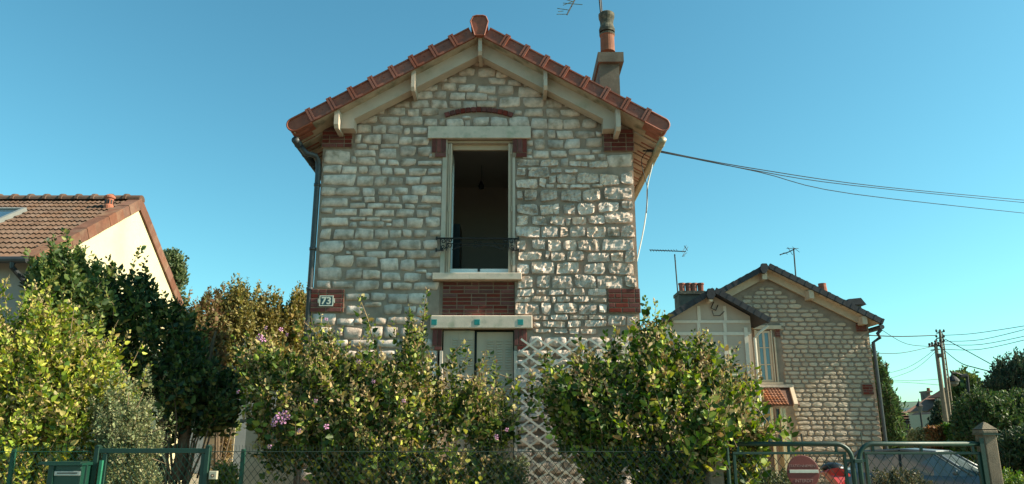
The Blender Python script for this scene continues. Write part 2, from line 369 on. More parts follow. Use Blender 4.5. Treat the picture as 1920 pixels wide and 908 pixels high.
CB = (560,220,2.6706, """115,500,248,548 258,500,332,518 342,502,410,520 255,526,293,552 305,523,430,550 415,510,465,522 440,532,466,546 470,512,532,552 542,505,622,552 632,500,714,550
108,557,165,610 172,560,272,614 285,560,368,612 378,556,448,608 458,563,515,602 522,562,565,602 580,565,644,600 658,563,712,592 100,618,222,675 228,618,310,662 320,624,400,660
415,612,490,658 500,612,610,660 625,615,700,660 240,672,262,688 270,668,332,695 340,670,438,706 448,668,532,705 545,670,636,708 652,668,714,706 100,685,172,750 182,692,274,750
285,705,396,755 408,710,496,762 508,715,582,766 592,714,712,752 98,753,212,815 235,760,315,813 322,767,408,812 420,775,510,818 524,780,612,822 588,765,640,778 640,782,670,812
90,820,160,856 165,820,275,856 285,820,404,868 420,825,462,860 472,828,566,866 580,828,700,868""")
CC = (960,300,2.6714, """22,45,66,85 82,38,188,92 196,45,248,68 266,50,330,66 22,100,128,142 135,95,168,138 190,82,218,122 228,72,318,122 328,68,436,124 443,75,540,128 548,65,602,122 172,124,212,142
222,126,282,142 292,126,388,142 400,126,455,140 22,152,52,198 62,155,125,208 137,148,233,208 243,150,340,212 350,148,448,206 455,138,602,202 22,220,126,276 138,224,204,276
210,220,243,274 258,222,318,276 328,218,420,276 430,212,532,262 548,210,604,248 22,282,78,328 97,285,172,328 193,285,262,328 268,292,292,328 300,292,374,328 384,280,460,322
468,258,604,320 22,338,136,390 147,336,228,390 238,338,278,388 292,336,368,390 376,336,472,390 480,340,540,385 546,332,608,386 25,405,66,450 100,402,170,450 176,402,242,455
252,402,322,456 330,402,438,460 450,400,612,452 30,462,152,505 168,460,188,505 194,465,262,512 274,462,364,512 376,465,484,510 494,465,556,510 564,458,614,514 30,520,82,570
100,515,214,572 220,515,248,575 254,518,338,572 358,520,462,574 480,522,614,578 30,585,102,642 116,582,193,640 204,580,304,640 316,578,424,642 430,582,552,642 566,582,620,642
22,650,112,684 120,652,168,676 184,652,262,678 273,648,362,680 380,646,474,680 16,690,92,714 97,684,190,712 196,686,218,716 222,684,290,714 306,684,388,712 396,694,476,714
16,722,134,774 146,720,194,776 205,720,328,774 338,722,424,774 434,722,474,770 108,782,178,804 192,778,280,802 288,782,380,798 388,780,472,800 108,812,140,838 152,810,268,840
278,806,348,838 364,806,470,836 478,782,570,835 580,782,632,835 110,850,195,866 210,847,276,872 288,846,336,872 344,848,424,872""")
CD = (880,0,2.8375, """22,298,100,352 145,345,198,374 40,362,135,408 145,378,205,416 225,388,290,418 102,420,195,450 208,428,278,458 290,436,352,462 46,458,142,500 150,462,240,508
255,466,382,514 100,512,150,538 158,516,278,572 290,524,402,576 412,518,498,574 510,532,570,572 38,537,146,576 240,590,280,612 290,582,396,618 406,586,476,626 486,582,586,618 605,592,655,620
22,626,104,678 108,628,205,678 214,624,320,678 330,632,412,684 418,634,494,688 500,636,590,686 602,634,678,684 330,697,402,734 414,695,458,734 466,694,555,738 566,700,666,734
672,700,704,726 348,743,410,794 415,742,494,792 506,740,594,794 616,740,706,784 305,752,342,780 305,795,335,820 336,804,422,838 436,802,520,836 530,792,645,824 655,800,700,818
283,828,335,846 566,828,668,850 685,824,724,850 738,828,860,894 254,852,370,882 378,852,474,890 480,844,520,894 534,862,626,888 634,862,734,898 254,896,300,906 312,896,420,910""")
CE = (500,0,2.8375, """1034,322,1085,355 932,374,1010,406 1022,366,1112,408 886,416,958,438 968,412,1065,446 808,448,910,482 928,446,1008,484 1022,450,1108,486 786,490,880,526 890,488,960,526
975,494,1055,530 1064,496,1170,532 970,540,1036,578 1046,540,1110,576 1038,620,1085,636 958,632,1048,678 1056,642,1085,678""")
CF = (400,540,2.467, """612,26,720,58 727,20,797,60 805,26,898,68 905,18,990,72 612,84,690,128 700,68,780,86 785,76,872,124 880,85,935,115 940,85,990,130 460,118,568,172 575,140,650,175
655,142,690,168 752,140,800,172 806,136,898,170 905,136,975,172 610,182,690,238 560,182,602,226 470,182,550,222 700,180,780,226 790,182,850,230 860,180,960,228""")
boxes = []
for ox, oy, s, txt in (CA, CB, CC, CD, CE, CF):
    for w in txt.split():
        a, b, c, d = map(float, w.split(',')); boxes.append((ox+a/s, oy+b/s, ox+c/s, oy+d/s))
def courses(x0, x1, z0, z1, hmin, hmax, wmin, wmax, gap, seed, skip, clipf=None):
    rnd = random.Random(seed); z = z0; out = []
    while z < z1-hmin*.6:
        h = rnd.uniform(hmin, hmax); h = min(h, z1-z); x = x0
        while x < x1-.06:
            w = rnd.uniform(wmin, wmax)*(.7+.5*h/hmax)
            if x1-(x+w) < wmin*.5: w = x1-x
            r = (x+gap/2, z+gap/2+rnd.uniform(0,gap*.4), x+w-gap/2, z+h-gap/2-rnd.uniform(0,gap*.4))
            ok = all(r[2] <= s[0] or r[0] >= s[2] or r[3] <= s[1] or r[1] >= s[3] for s in skip)
            if not ok:                                   # cut back to the nearest free side
                for s in skip:
                    if r[2] > s[0] and r[0] < s[2] and r[3] > s[1] and r[1] < s[3]:
                        if r[0] < s[0]: r = (r[0], r[1], s[0]-gap*.4, r[3])
                        elif r[2] > s[2]: r = (s[2]+gap*.4, r[1], r[2], r[3])
                        else: r = None
                        break
                if r and (r[2]-r[0] < .07): r = None
            if r and clipf and not clipf(r): r = None
            if r: out.append(r)
            x += w
        z += h
    return out
rects = [prect(*b, YW) for b in boxes]
zlow = P(700,634,YW).z
skl = [wd, prect(810,594,998,622,YW), prect(965,617,990,655,YW), prect(812,617,828,655,YW)]
low = courses(xl, W0, 0, zlow, .15, .23, .2, .42, .035, 3, skl) + courses(W1, xr, 0, P(1000,629,YW).z, .13, .22, .18, .4, .035, 4, skl)
allst = [(r, 0) for r in rects] + [(r, 1) for r in low]
def vis(r, l):
    return (r[2]-r[0])*(r[3]-r[1]) - (10 if l and not (r[0] > P(970,700,YW).x and r[2] < P(1110,700,YW).x) else 0) - (5 if l else 0)
allst.sort(key=lambda q: -vis(*q))
rest = G()
for i, (r, l) in enumerate(allst):
    right = (r[0]+r[2])/2 > W1 and r[3] < P(1100,300,YW).z
    vs, fs = stone_geo(*r, YW, .034 if right else .022, 2.6 if right else .8, i, 1.35 if right else .8)
    if i < 300:
        gg = G(); gg.add(vs, fs); obj('stone', gg, STONE, wall, smooth=not right)
    else: rest.add(vs, fs)
obj('small_stone', rest, STONE, wall, smooth=True, kind='stuff')

# ---- bricks
def bricks(x0, z0, x1, z1, y, d, rows, bw, seed, skip=None, vertical=False):
    """brick patch: recessed joint bed and each brick a piece of its own"""
    rnd = random.Random(seed); bed = G(); bed.box(x0, y-d+.012, z0, x1, y+.02, z1); obj('brick_bed', bed, JOINT, wall)
    gp = .008; rh = (z1-z0)/rows
    for k in range(rows):
        if not vertical:
            x = x0 - (bw*.5 if k % 2 else 0); za = z0+k*rh
            while x < x1-.02:
                w = bw*(1 if rnd.random() < .7 else .5); xa_, xb_ = max(x,x0), min(x+w,x1)
                if xb_-xa_ > .03:
                    g = G(); g.box(xa_+gp, y-d-rnd.uniform(0,.004), za+gp, xb_-gp, y+.01, za+rh-gp, .004); obj('brick', g, BRICK, wall)
                x += w
def pbricks(x0,y0,x1,y1,d,rows,bw,seed,Y=YW): 
    a,b,c,e = prect(x0,y0,x1,y1,Y); bricks(a,b,c,e,Y,d,rows,bw,seed)
pbricks(605,240,662,278,.045,5,.26,1); pbricks(1131,244,1188,285,.045,5,.26,2)
pbricks(583,543,646,586,.045,5,.26,3); pbricks(1140,542,1200,587,.045,5,.22,4)
a,b,c,e = pn; bricks(a,b,c,e,YW+.04,.012,9,.24,5)
def vbricks(x0,y0,x1,y1,n,last,seed):                     # bricks on end beside an opening, two flat ones under them
    a,b,c,e = prect(x0,y0,x1,y1,YW); lz = b+(e-b)*last
    bed = G(); bed.box(a, YW-.028, b, c, YW+.01, e); obj('brick_bed', bed, JOINT, wall)
    for k in range(n):
        g = G(); g.box(a+(c-a)*k/n+.005, YW-.042, lz+.005, a+(c-a)*(k+1)/n-.005, YW, e-.004, .004); obj('brick', g, BRICK, wall)
    g = G(); g.box(a+(c-a)*.25, YW-.040, b+.004, c-.004, YW, lz-.005, .004); obj('brick', g, BRICK, wall)
vbricks(810,262,837,296,3,.24,1); vbricks(961,262,988,296,3,.24,2); vbricks(811,618,829,657,2,.2,3); vbricks(964,617,988,657,3,.2,4)
# relieving arch of bricks on end
a0, am, a1 = P(834,217,YW), P(898,206,YW), P(962,217,YW)
hx = (a1.x-a0.x)/2; sag = am.z-a0.z; R = (hx*hx+sag*sag)/(2*sag); cx, cz = am.x, am.z-R; an = math.asin(hx/R); n = 13
for k in range(n):
    f0 = -an+2*an*(k+.06)/n; f1 = -an+2*an*(k+.94)/n; r0, r1 = R-.045, R+.035
    g = G(); g.prism([(cx+r0*sin(f0),cz+r0*cos(f0)),(cx+r0*sin(f1),cz+r0*cos(f1)),(cx+r1*sin(f1),cz+r1*cos(f1)),(cx+r1*sin(f0),cz+r1*cos(f0))], YW-.04, YW+.01); obj('arch_brick', g, BRICK, wall)

# ---- bargeboards, purlin ends, roof
exl = Vector((-1,0,-slope)).normalized(); exr = Vector((1,0,-slope)).normalized()
def P2(x,y,Y): p = P(x,y,Y); return (p.x, p.z)
YBd = YW-.27
for sg, far, lowp, lowq in ((-1, 664, (664,223), (664,241)), (1, 1131, (1131,223), (1131,242))):
    b0 = P2(898,104,YBd); b1 = P2(*lowp,YBd); b2 = P2(*lowq,YBd); b3 = P2(636 if sg < 0 else 1158, 241, YBd)
    p = [b0, b1, b2, b3, (b3[0], zroof(b3[0])-.004), (xa, zA-.004)]
    if sg > 0: p = p[::-1]
    g = G(); g.prism(p, YBd, YW-.045); obj('bargeboard', g, PAINT, house)
for x, y0, y1, w in ((900,67,103,.032), (774,140,170,.032), (1023,138,168,.032), (630,207,240,.038), (1160,212,245,.038)):
    g = G(); p = P(x, (y0+y1)/2, YV); zt = zroof(p.x)-.006
    zb = P(x, y1, YV+.05).z
    g.prismx([(YV+.02, zt), (YV+.02, zb+.06), (YV+.07, zb), (YW+.05, zb), (YW+.05, zt)], p.x-w, p.x+w)
    obj('purlin', g, PAINT, house)
roof = obj('roof', (lambda g: (
    [g.frame(Vector((xa,0,zA)), e, Vector((0,1,0)), n, ((0, halfw/abs(e.x)+.0), (YV-.01, YB+.5), (.02, .07))) for e, n in ((exl, Vector((-slope,0,1)).normalized()), (exr, Vector((slope,0,1)).normalized()))], g)[1])(G()), TERRA, house)
def verge(sg):
    e = exl if sg < 0 else exr; n = Vector((sg*slope, 0, 1)).normalized(); O = Vector((xa,0,zA)); Yv = Vector((0,1,0))
    Lm = halfw/abs(e.x) + .03; s0 = .10; nt_ = 9; pitch = (Lm-s0)/nt_
    for k in range(nt_):
        a, b = s0+k*pitch, s0+(k+1)*pitch; H = .205; y0 = YV-.035; off = random.uniform(-.005,.005)
        g = G()
        if k < nt_-1:
            g.frame(O, e, Yv, n, ((a, b), (y0+.012, YV+.0), (-.015, H-.02)))             # recessed cheek
            g.frame(O, e, Yv, n, ((a, b), (y0-.022, y0+.012), (-.02, .018)))               # lower lip
            g.frame(O, e, Yv, n, ((a, b), (y0-.006, YV+.30), (H-.022, H)))                # top
            g.frame(O, e, Yv, n, ((b-.085, b-.05), (y0-.035, y0+.012), (-.02, H+.012)))   # double rib
            g.frame(O, e, Yv, n, ((b-.032, b+.006), (y0-.040, y0+.012), (-.022, H+.018)))
            g.frame(O, e, Yv, n, ((b-.052, b-.030), (y0-.015, y0+.012), (-.018, H+.004)))
            g.frame(O, e, Yv, n, ((b-.09, b+.006), (y0-.03, YV+.30), (H-.005, H+.024)))
            c = O + e*(a+.09+.05) + n*(H*.55) + Yv*(y0+.012); g.tube([c, c-Yv*.012], .011, 6)  # nail
        else:                                                                              # rounded stopper tile with a rim
            rad = H/2+.01; cz_ = H/2-.01; Lx = b-rad; m = 12
            pts = [(a, -.02)] + [(Lx+rad*sin(pi*i/m), cz_-rad*cos(pi*i/m)) for i in range(m+1)] + [(a, H)]
            q = lambda s, t, y: O+e*s+n*t+Yv*y
            vs = [q(s,t,y0+.008) for s,t in pts] + [q(s,t,YV+.25) for s,t in pts]; N_ = len(pts)
            g.add(vs, [tuple(range(N_)), tuple(range(2*N_-1,N_-1,-1))] + [(i,i+N_,(i+1)%N_+N_,(i+1)%N_) for i in range(N_)])
            g.tube([q(s,t,y0) for s,t in pts], .017, 6)
        obj('verge_tile', g, TERRA, roof)
verge(-1); verge(1)
# ridge: closed end cap, then round ridge tiles
def pp(l, Y): return [P2(x,y,Y) for x, y in l]
g = G(); g.prism(pp([(882,40),(887,31),(893,29),(906,29),(911,31),(915,40),(908,66),(890,66)][::-1], YV-.07), YV-.06, YV+.02)
rim = [Vector((x, YV-.065, z)) for x, z in pp([(882,40),(887,31),(893,29),(906,29),(911,31),(915,40),(908,66),(890,66),(882,40)], YV-.07)]
g.tube(rim, .014, 6); obj('ridge_cap', g, TERRA, roof)
zt = P(898,30,YV-.07).z; rr = .15
for k in range(6):
    y0 = YV+.02+k*1.0; g = G(); m = 10
    prof = [(xa+rr*cos(pi*i/m), zt-rr-.0+rr*sin(pi*i/m)-.02) for i in range(m+1)]
    g.prism(prof, y0, y0+1.0); obj('ridge_tile', g, TERRA, roof)
# soffit boards, gutters
for sg in (-1, 1):
    e = exl if sg < 0 else exr; n = Vector((sg*slope, 0, 1)).normalized(); O = Vector((xa,0,zA))
    Lm = halfw/abs(e.x)
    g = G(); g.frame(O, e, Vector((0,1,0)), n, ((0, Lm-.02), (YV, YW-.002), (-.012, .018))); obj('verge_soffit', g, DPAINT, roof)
    sw = ((xl if sg < 0 else xr)-xa)*sg/abs(e.x)+.005; yy = YW; k = 0
    while yy < YB and k < 40:
        g = G(); dz = 0 if k % 2 else -.025
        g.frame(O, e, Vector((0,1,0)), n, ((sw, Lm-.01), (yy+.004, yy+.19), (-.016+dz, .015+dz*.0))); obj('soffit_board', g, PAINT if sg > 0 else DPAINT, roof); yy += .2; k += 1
    # scalloped underside of the eave tiles
    g = G(); q0 = O + e*(Lm-.06)
    for k in range(28):
        y0 = YV+.03+k*.2; c = O + e*(Lm+.02) + n*.045
        g.tube([c+Vector((0,y0+.1,0))-e*.3, c+Vector((0,y0+.1,0))], .085, 8)
    obj('eave_tile', g, TERRA, roof, kind='stuff')
    ex = P(1243,262,YV+.05) if sg > 0 else P(553,262,YV+.05)
    ge = G(); r_ = .062
    ge.tube([(ex.x, YV+.06, ex.z), (ex.x, YB+.3, ex.z-.03)], r_, 12)
    for k in range(8): ge.tube([(ex.x, YV+.25+k*.45, ex.z), (ex.x, YV+.28+k*.45, ex.z)], r_+.008, 12)
    obj('gutter', ge, TANZINC if sg > 0 else ZINC, house, smooth=True)
ex = P(556,262,YV+.3)
dp = [Vector((ex.x+.02, YV+.28, ex.z-.05)), P(575,288,YW-.2), P(592,292,YW-.08), P(600,302,YW-.02), P(602.5,316,YW-.01), Vector((P(594,450,YW).x-.055+.0, YW-.005, P(594,450,YW).z))]
dx = xl-.055; dp[-1] = Vector((dx, YW-.005, P(594,450,YW).z)); dp[-2].x = dx; dp[-3].x = dx-.01
g = G(); g.tube(dp+[Vector((dx, YW-.005, .1))], .048, 10)
for yy in (350, 470, 545): z = P(594,yy,YW).z; g.tube([(dx,YW-.005,z),(dx,YW-.005,z+.05)], .058, 10)
obj('downpipe', g, ZINC, house, smooth=True)

# ---- chimney with pots
YC = 13.6
cx0, cz0, cx1, cz1 = prect(1120,98,1169,116,YC); 
chim = obj('chimney', (lambda g: (pbox(g,1125,114,1162,190,YC+.05,0,1.25), g)[1])(G()), GREYCONC, house)
g = G(); pbox(g,1121,99,1169,117,YC,-.03,1.45); obj('chimney_cap', g, GREYCONC, chim)
c = P(1139.5,98,YC+.3); pr = (P(1154,80,YC+.3).x-P(1125.5,80,YC+.3).x)/2; z = lambda y: P(1139,y,YC+.3).z
g = G(); g.lathe((c.x,YC+.3,0), [(pr*.98,z(99)),(pr*.94,z(95)),(pr*.92,z(70)),(pr*1.0,z(68))], 20); obj('chimney_pot', g, POT, chim, smooth=False)
g = G(); g.lathe((c.x,YC+.3,0), [(pr*1.0,z(68)),(pr*1.04,z(65)),(pr*.80,z(64)),(pr*.8,z(57)),(pr*1.02,z(62)),(pr*1.06,z(57)),(pr*.86,z(48)),(pr*.9,z(40)),(pr*1.05,z(34)),(pr*1.07,z(28)),(pr*.9,z(26))], 20); obj('chimney_cowl', g, SOOT, chim)
c2 = Vector((P(1124,90,YC+1.0).x+.04, YC+1.0, 0)); g = G(); g.lathe(c2, [(.10,z(99)),(.11,z(84))], 14); obj('chimney_pot', g, POT, chim)
# ---- roof antenna
ya = YC+.45
mt = thing('roof_antenna', P(1131,60,ya), 'television antenna rising beside the sooty chimney pot of the number 73 house', 'antenna')
g = G(); g.tube([P(1131,75,ya), P(1122,-25,ya)], .02, 6); g.tube([P(1133,75,ya+.05), P(1127,-5,ya+.05)], .012, 6); obj('mast', g, IRON, mt)
g = G(); g.tube([P(1063,28,ya-.3), P(1082,-8,ya), P(1122,-22,ya)], .014, 6); obj('boom', g, IRON, mt)
for (a1_, b1_) in (((1044,27),(1063,27)), ((1045,16),(1066,19)), ((1057,-2),(1076,4)), ((1056,6),(1092,9)), ((1056,10),(1076,2)), ((1047,22),(1056,21))):
    g = G(); g.tube([P(*a1_,ya-.35), P(*b1_,ya-.1)], .008, 5); obj('element', g, WIRE, mt)

# ---- upper window
g = G(); pbox(g,803,240,995,262,YW,-.075,.02,.006); obj('lintel', g, CONC, house)
g = G(); pbox(g,812,514.5,978,527,YW,-.13,.1,.008); obj('window_sill', g, CONC, house)
g = G()
for r in ((828,262,836,514),(961,262,966,514)): pbox(g,*r,YW,-.02,.14)
pbox(g,836.2,264,960.8,268,YW+.06,0,.1)
win = obj('window', g, PAINT, house)
g = G(); a,b,c,e = prect(838,268,958,513,YW+.16); o1,o2,o3,o4 = prect(846,281,953,505,YW+.16); y = YW+.16
g.box(a,y,b,o1,y+.06,e); g.box(o3,y,b,c,y+.06,e); g.box(o1,y+.002,o4,o3,y+.06,e); 
obj('frame', g, BEIGEMETAL, win)
g = G(); g.box(a+.002,y-.03,b-.0,c-.002,y+.05,o2); g.box(a+.002, y-.036, b, c-.002, y-.03, b+.02); obj('bottom_rail', g, WHITE, win)
g = G(); m_ = P(898,508,y); g.box(m_.x-.02,y-.05,m_.z-.02,m_.x+.02,y-.031,m_.z+.025); obj('latch', g, BLACK, win)
for xx, sgn in ((o1-.05,1),(o3+.05,-1)):       # casements opened inwards
    g = G(); x2 = xx+sgn*.045; g.box(xx, y+.062, o2+.02, x2, y+.12, o4-.02); g.box(xx,y+.5,o2+.02,x2,y+.56,o4-.02); g.box(xx,y+.12,o2+.02,x2,y+.5,o2+.09); g.box(xx,y+.12,o4-.09,x2,y+.5,o4-.02)
    g.box(xx+sgn*.018,y+.12,o2+.09,xx+sgn*.024,y+.5,o4-.09); obj('casement', g, WHITE, win)
# folded metal shutters in the reveals
for side in (0,1):
    sh = None; xs = (836.5,840,843.5) if side == 0 else (954.5,957.5,960.5)
    for k, xx in enumerate(xs):
        g = G(); p0,q0,p1,q1 = prect(xx-1.3,269,xx+1.5,512,YW); d = (k if side else 2-k)
        g.box(p0, YW+.005+d*.012, q0, p1, YW+.13, q1)
        if sh is None: sh = obj('folded_shutter', g, BEIGEMETAL, house)
        else: obj('shutter_leaf', g, BEIGEMETAL, sh)
    for yy in (285,392,492):
        g = G(); p = P(xs[1]+1.5,yy,YW); g.tube([(p.x,YW-.005,p.z-.05),(p.x,YW-.005,p.z+.05)], .010, 6); obj('hinge', g, BEIGEMETAL, sh)
# room behind
rx0, rx1 = xl+.32, xr-.32; g = G(); fz = zu0-.0; cz_ = zu1+.35
g.box(rx0, YW+3.6, fz-.2, rx1, YW+3.65, cz_); obj('room_back_wall', g, ROOM, house)
g = G(); g.box(rx0, YW+t+.002, cz_, rx1, YW+3.7, cz_+.05); obj('room_ceiling', g, ROOMD, house)
g = G(); g.box(rx0, YW+t+.002, fz-.25, rx1, YW+3.7, fz-.2); obj('room_floor', g, mat('dark_floor',(.10,.06,.04),.5), house)
g = G(); g.box(rx0-.0, YW+t+.002, fz-.2, rx0+.03, YW+3.6, cz_); g.box(rx1-.03, YW+t+.002, fz-.2, rx1, YW+3.6, cz_); obj('room_side_wall', g, ROOM, house)
g = G(); p = P(844,420,YW+1.6); p2 = P(861,500,YW+1.6); g.box(p.x-.3,YW+1.6,fz-.2,p2.x,YW+2.2,p.z); o = obj('wardrobe', g, BLACK); tag(o, 'dark wardrobe standing inside the room behind the open upstairs window', 'wardrobe')
g = G(); p = P(903,300,YW+2.2); g.tube([(p.x,YW+2.2,cz_),(p.x,YW+2.2,cz_-.35)], .004, 4); g.lathe((p.x,YW+2.2,cz_-.5), [(.05,0),(.06,.05),(.02,.15)], 10); o = obj('pendant_lamp', g, IRON); tag(o, 'small unlit pendant bulb hanging inside the dark upstairs room', 'lamp')

# ---- wrought iron window guard
YG = YW-.10
rail = obj('window_guard', (lambda g: (g.tube([P(817,447,YG),P(973,448,YG)], .015, 6), g)[1])(G()), IRON, house)
def spiral(cx_, cy_, r, turns, a0, sgn=1):
    return [P(cx_+sgn*r*(1-.82*k/22)*cos(a0+turns*2*pi*k/22), cy_+r*(1-.82*k/22)*sin(a0+turns*2*pi*k/22), YG) for k in range(23)]
for mir in (0,1):
    M = (lambda x: x) if not mir else (lambda x: 1791-x)
    sgn = 1 if not mir else -1
    for (x_,y_,r,a) in ((831,452.5,5.5,3.1),(831,463,5,0),(843.5,451,4.5,3),(843,461,6,2.2),(829,467,3,1)):
        g = G(); g.tube(spiral(M(x_),y_,r,1.3,a,sgn), .009, 5); obj('scroll', g, IRON, rail)
    g = G(); 
    for x_ in (826,837): g.tube([P(M(x_),447,YG),P(M(x_),470,YG)], .008, 5)
    g.tube([P(M(818),469,YG),P(M(832),470,YG)], .010, 6)
    for (x_,y_) in ((819,447),(818,469)):
        g.tube([P(M(x_),y_-3,YG),P(M(x_),y_+3,YG)], .016, 6); g.tube([P(M(x_),y_,YG), P(M(x_)+0,y_,YW+.02)], .012, 6)
    obj('bracket', g, IRON, rail)
    g = G(); g.tube([P(M(848),469,YG),P(M(856),465,YG),P(M(868),461,YG),P(M(880),460,YG),P(M(896),462,YG)], .009, 5); g.tube([P(M(838),457,YG),P(M(896),457,YG)], .008, 5)
    g.tube([P(M(852),467,YG),P(M(860),459,YG),P(M(866),452,YG)], .005, 5); obj('curved_bar', g, IRON, rail)
    g = G(); g.tube(spiral(M(891),462,4,1,0,sgn), .006, 5); g.tube(spiral(M(892),455,3.5,1,2,sgn), .005, 5); obj('rosette', g, IRON, rail)

# ---- ground floor window: lintel with three tiles, jamb strip, shutters
lt = obj('door_lintel', (lambda g: (pbox(g,808,593,998,617,YW,-.09,.03,.012), g)[1])(G()), CONC, house)
for x_ in (814,894.5,976):
    g = G(); pbox(g,x_-5.2,599,x_+5.2,609.5,YW-.09,-.006,.01,.003); obj('tile_inset', g, TEAL, lt)
for x0_, x1_ in ((963.5,970),(822,828)):
    g = G(); pbox(g,x0_,658,x1_,880,YW,-.03,.1,.005); obj('window_jamb', g, CONC, house)
def shutter(x0,x1,y0,y1,yy,rot):
    a,b,c,e = prect(x0,y0,x1,y1,YW+yy); g = G(); y = YW+yy
    # folding metal leaf: three vertical panels with raised seams
    g.box(a,y,b,c,y+.02,e); s = obj('shutter', g, BEIGEMETAL, house)
    n = 4; 
    for k in range(n+1):
        xx = a+(c-a)*k/n; g = G(); g.box(max(a,xx-.008),y-.010,b+.004,min(c,xx+.008),y-.001,e-.004); obj('seam', g, BEIGEMETAL, s)
    for k in range(n):
        if k in (0,3) and n == 4 and k == 0: continue
        xa_, xb_ = a+(c-a)*k/n+.022, a+(c-a)*(k+1)/n-.022
        for j in range(26):
            z_ = e-.14-j*.042
            if 11 < j < 14: continue
            g = G(); g.hexa([(xa_,y-.016,z_-.016),(xb_,y-.016,z_-.016),(xb_,y-.012,z_-.016),(xa_,y-.012,z_-.016),(xa_,y-.003,z_+.006),(xb_,y-.003,z_+.006),(xb_,y-.0005,z_+.006),(xa_,y-.0005,z_+.006)])
            obj('louvre', g, BEIGEMETAL, s)
shutter(829,888,620,880,.05,0); shutter(893,962,623,880,.09,0)
g = G(); pbox(g,829,618,964,880,YW+.2,0,.05); obj('dark_gap_sheet', g, BLACK, house)  # added black sheet, painted shade behind the gap of the shutters

# ---- number plate 73
a,b,c,e = prect(601,556,626,575,YW); yp = YW-.062
pl = obj('number_plate', (lambda g: (g.box(a,yp,b,c,yp+.01,e,.002), g)[1])(G()), ENAMEL, house)
g = G(); w_ = .010
g.box(a-.004,yp-.004,b-.004,c+.004,yp+.003,b+w_); g.box(a-.004,yp-.004,e-w_,c+.004,yp+.003,e+.004); g.box(a-.004,yp-.004,b+w_,a+w_,yp+.003,e-w_); g.box(c-w_,yp-.004,b+w_,c+.004,yp+.003,e-w_)
mz = (b+e)/2
for sx, s in ((a,-1),(c,1)):
    for dz in (-.022,.022): g.tube([Vector((sx+s*(.012+.014*cos(k*pi/4)), yp, mz+dz+.016*sin(k*pi/4))) for k in range(9)], .0045, 5)
    g.add([(sx,yp-.002,mz-.04),(sx+s*.035,yp-.002,mz),(sx,yp-.002,mz+.04)], [(0,1,2)])
obj('plate_border', g, ENAMELW, pl)
text_mesh('plate_number', '73', .165, ENAMELW, pl, ((a+c)/2, yp-.004, mz-.004), .002, .004)

# ---- white trellis on the wall
tr = thing('wall_trellis', P(1040,870,YW-.08), 'white diamond trellis of thin slats fixed to the wall right of the shutters', 'trellis')
X0t, X1t = P(977,760,YW).x, P(1135,760,YW).x; Zt1, Zt0 = P(1040,637,YW).z, .15; WH = mat('trellis_white',(.62,.56,.48),.5,.08,5)
sp_ = .245
k = -30
while k < 60:
    for sl_, y in ((-1, YW-.085), (1, YW-.070)):
        m = .71*sl_; xk = X0t + k*.275
        # line z = Zt1 + m*(x-xk)
        xs_ = sorted([(Zt1-Zt1)/m+xk, (Zt0-Zt1)/m+xk]); xa_, xb_ = max(xs_[0],X0t), min(xs_[1],X1t)
        if xb_-xa_ > .12:
            p = Vector((xa_+.0,y,Zt1+m*(xa_-xk))); q = Vector((xb_,y,Zt1+m*(xb_-xk))); d = (q-p).normalized(); nn = Vector((-d.z,0,d.x))
            g = G(); g.frame(p, d, Vector((0,1,0)), nn, ((0,(q-p).length),(-.006,.003),(-.015,-.004))); g.frame(p, d, Vector((0,1,0)), nn, ((0,(q-p).length),(-.006,.003),(.004,.015))); g.frame(p, d, Vector((0,1,0)), nn, ((0,(q-p).length),(-.002,.002),(-.004,.004)))
            obj('slat', g, WH, tr)
    k += 1

# ---- low annex on the left
ann = thing('lean_to', (P(500,850,YW+.3).x, YW+.3, 0), 'low beige lean-to half hidden behind the pink flowering bush', 'outbuilding')
g = G(); a = P(458,850,YW+.3).x; g.box(a,YW+.3,0,xl-.01,YW+3.2,P(500,792,YW+.3).z); obj('wall', g, mat('beige_render',(.40,.33,.24),.95,.2,3,.4,40), ann)
g = G(); g.box(a-.08,YW+.2,P(500,792,YW+.3).z,xl-.012,YW+3.3,P(500,786,YW+.3).z); obj('roof', g, GREYCONC, ann)

# ================================================================== left house (cream gable, brown tiles)
XG = -8.4
def onx(x, y, X):                                   # point of a pixel on the plane x = X
    d = Vector(((x-960)/FPX, cp-(454-y)/FPX*sp, sp+(454-y)/FPX*cp)); t = X/d.x
    return Vector((X, d.y*t, EYE+d.z*t))
R_, F_, K_ = onx(262,378,XG), onx(62,487,XG), onx(335,562,XG)
lh = thing('cream_house', (XG, R_.y, 0), 'house with sunlit cream gable wall and brown tiled roof at the left', 'house')
ml = (R_.z-F_.z)/(R_.y-F_.y); yk = 20.2; zk = R_.z-(K_.z*0+(R_.z-K_.z)/(K_.y-R_.y))*(yk-R_.y); mk = (R_.z-zk)/(yk-R_.y)
XL = XG-7
g = G(); g.prismx([(F_.y+.35,0),(F_.y+.35,F_.z+.35*ml-.06),(R_.y,R_.z-.06),(yk-.3,zk+.3*mk-.06),(yk-.3,0)], XG-.3, XG-.0)
obj('gable_wall', g, CREAMRENDER, lh)
g = G(); g.box(XL,F_.y+.35,0,XG-.302,F_.y+.6,F_.z+.3*ml-.1); obj('front_wall', g, GREYRENDER, lh); g = G(); g.box(XL,yk-.6,0,XG-.302,yk-.3,zk+.2); obj('back_wall', g, GREYRENDER, lh)  # shade put into the grey of the front wall; gable stays cream
eF = Vector((0,-1,-ml)).normalized(); nF = Vector((0,-ml,1)).normalized(); OR = Vector((0,R_.y,R_.z)); LF = (R_.y-F_.y)/abs(eF.y)
eK = Vector((0,1,-mk)).normalized(); nK = Vector((0,mk,1)).normalized(); LK = (yk-R_.y)/abs(eK.y); XV = Vector((1,0,0))
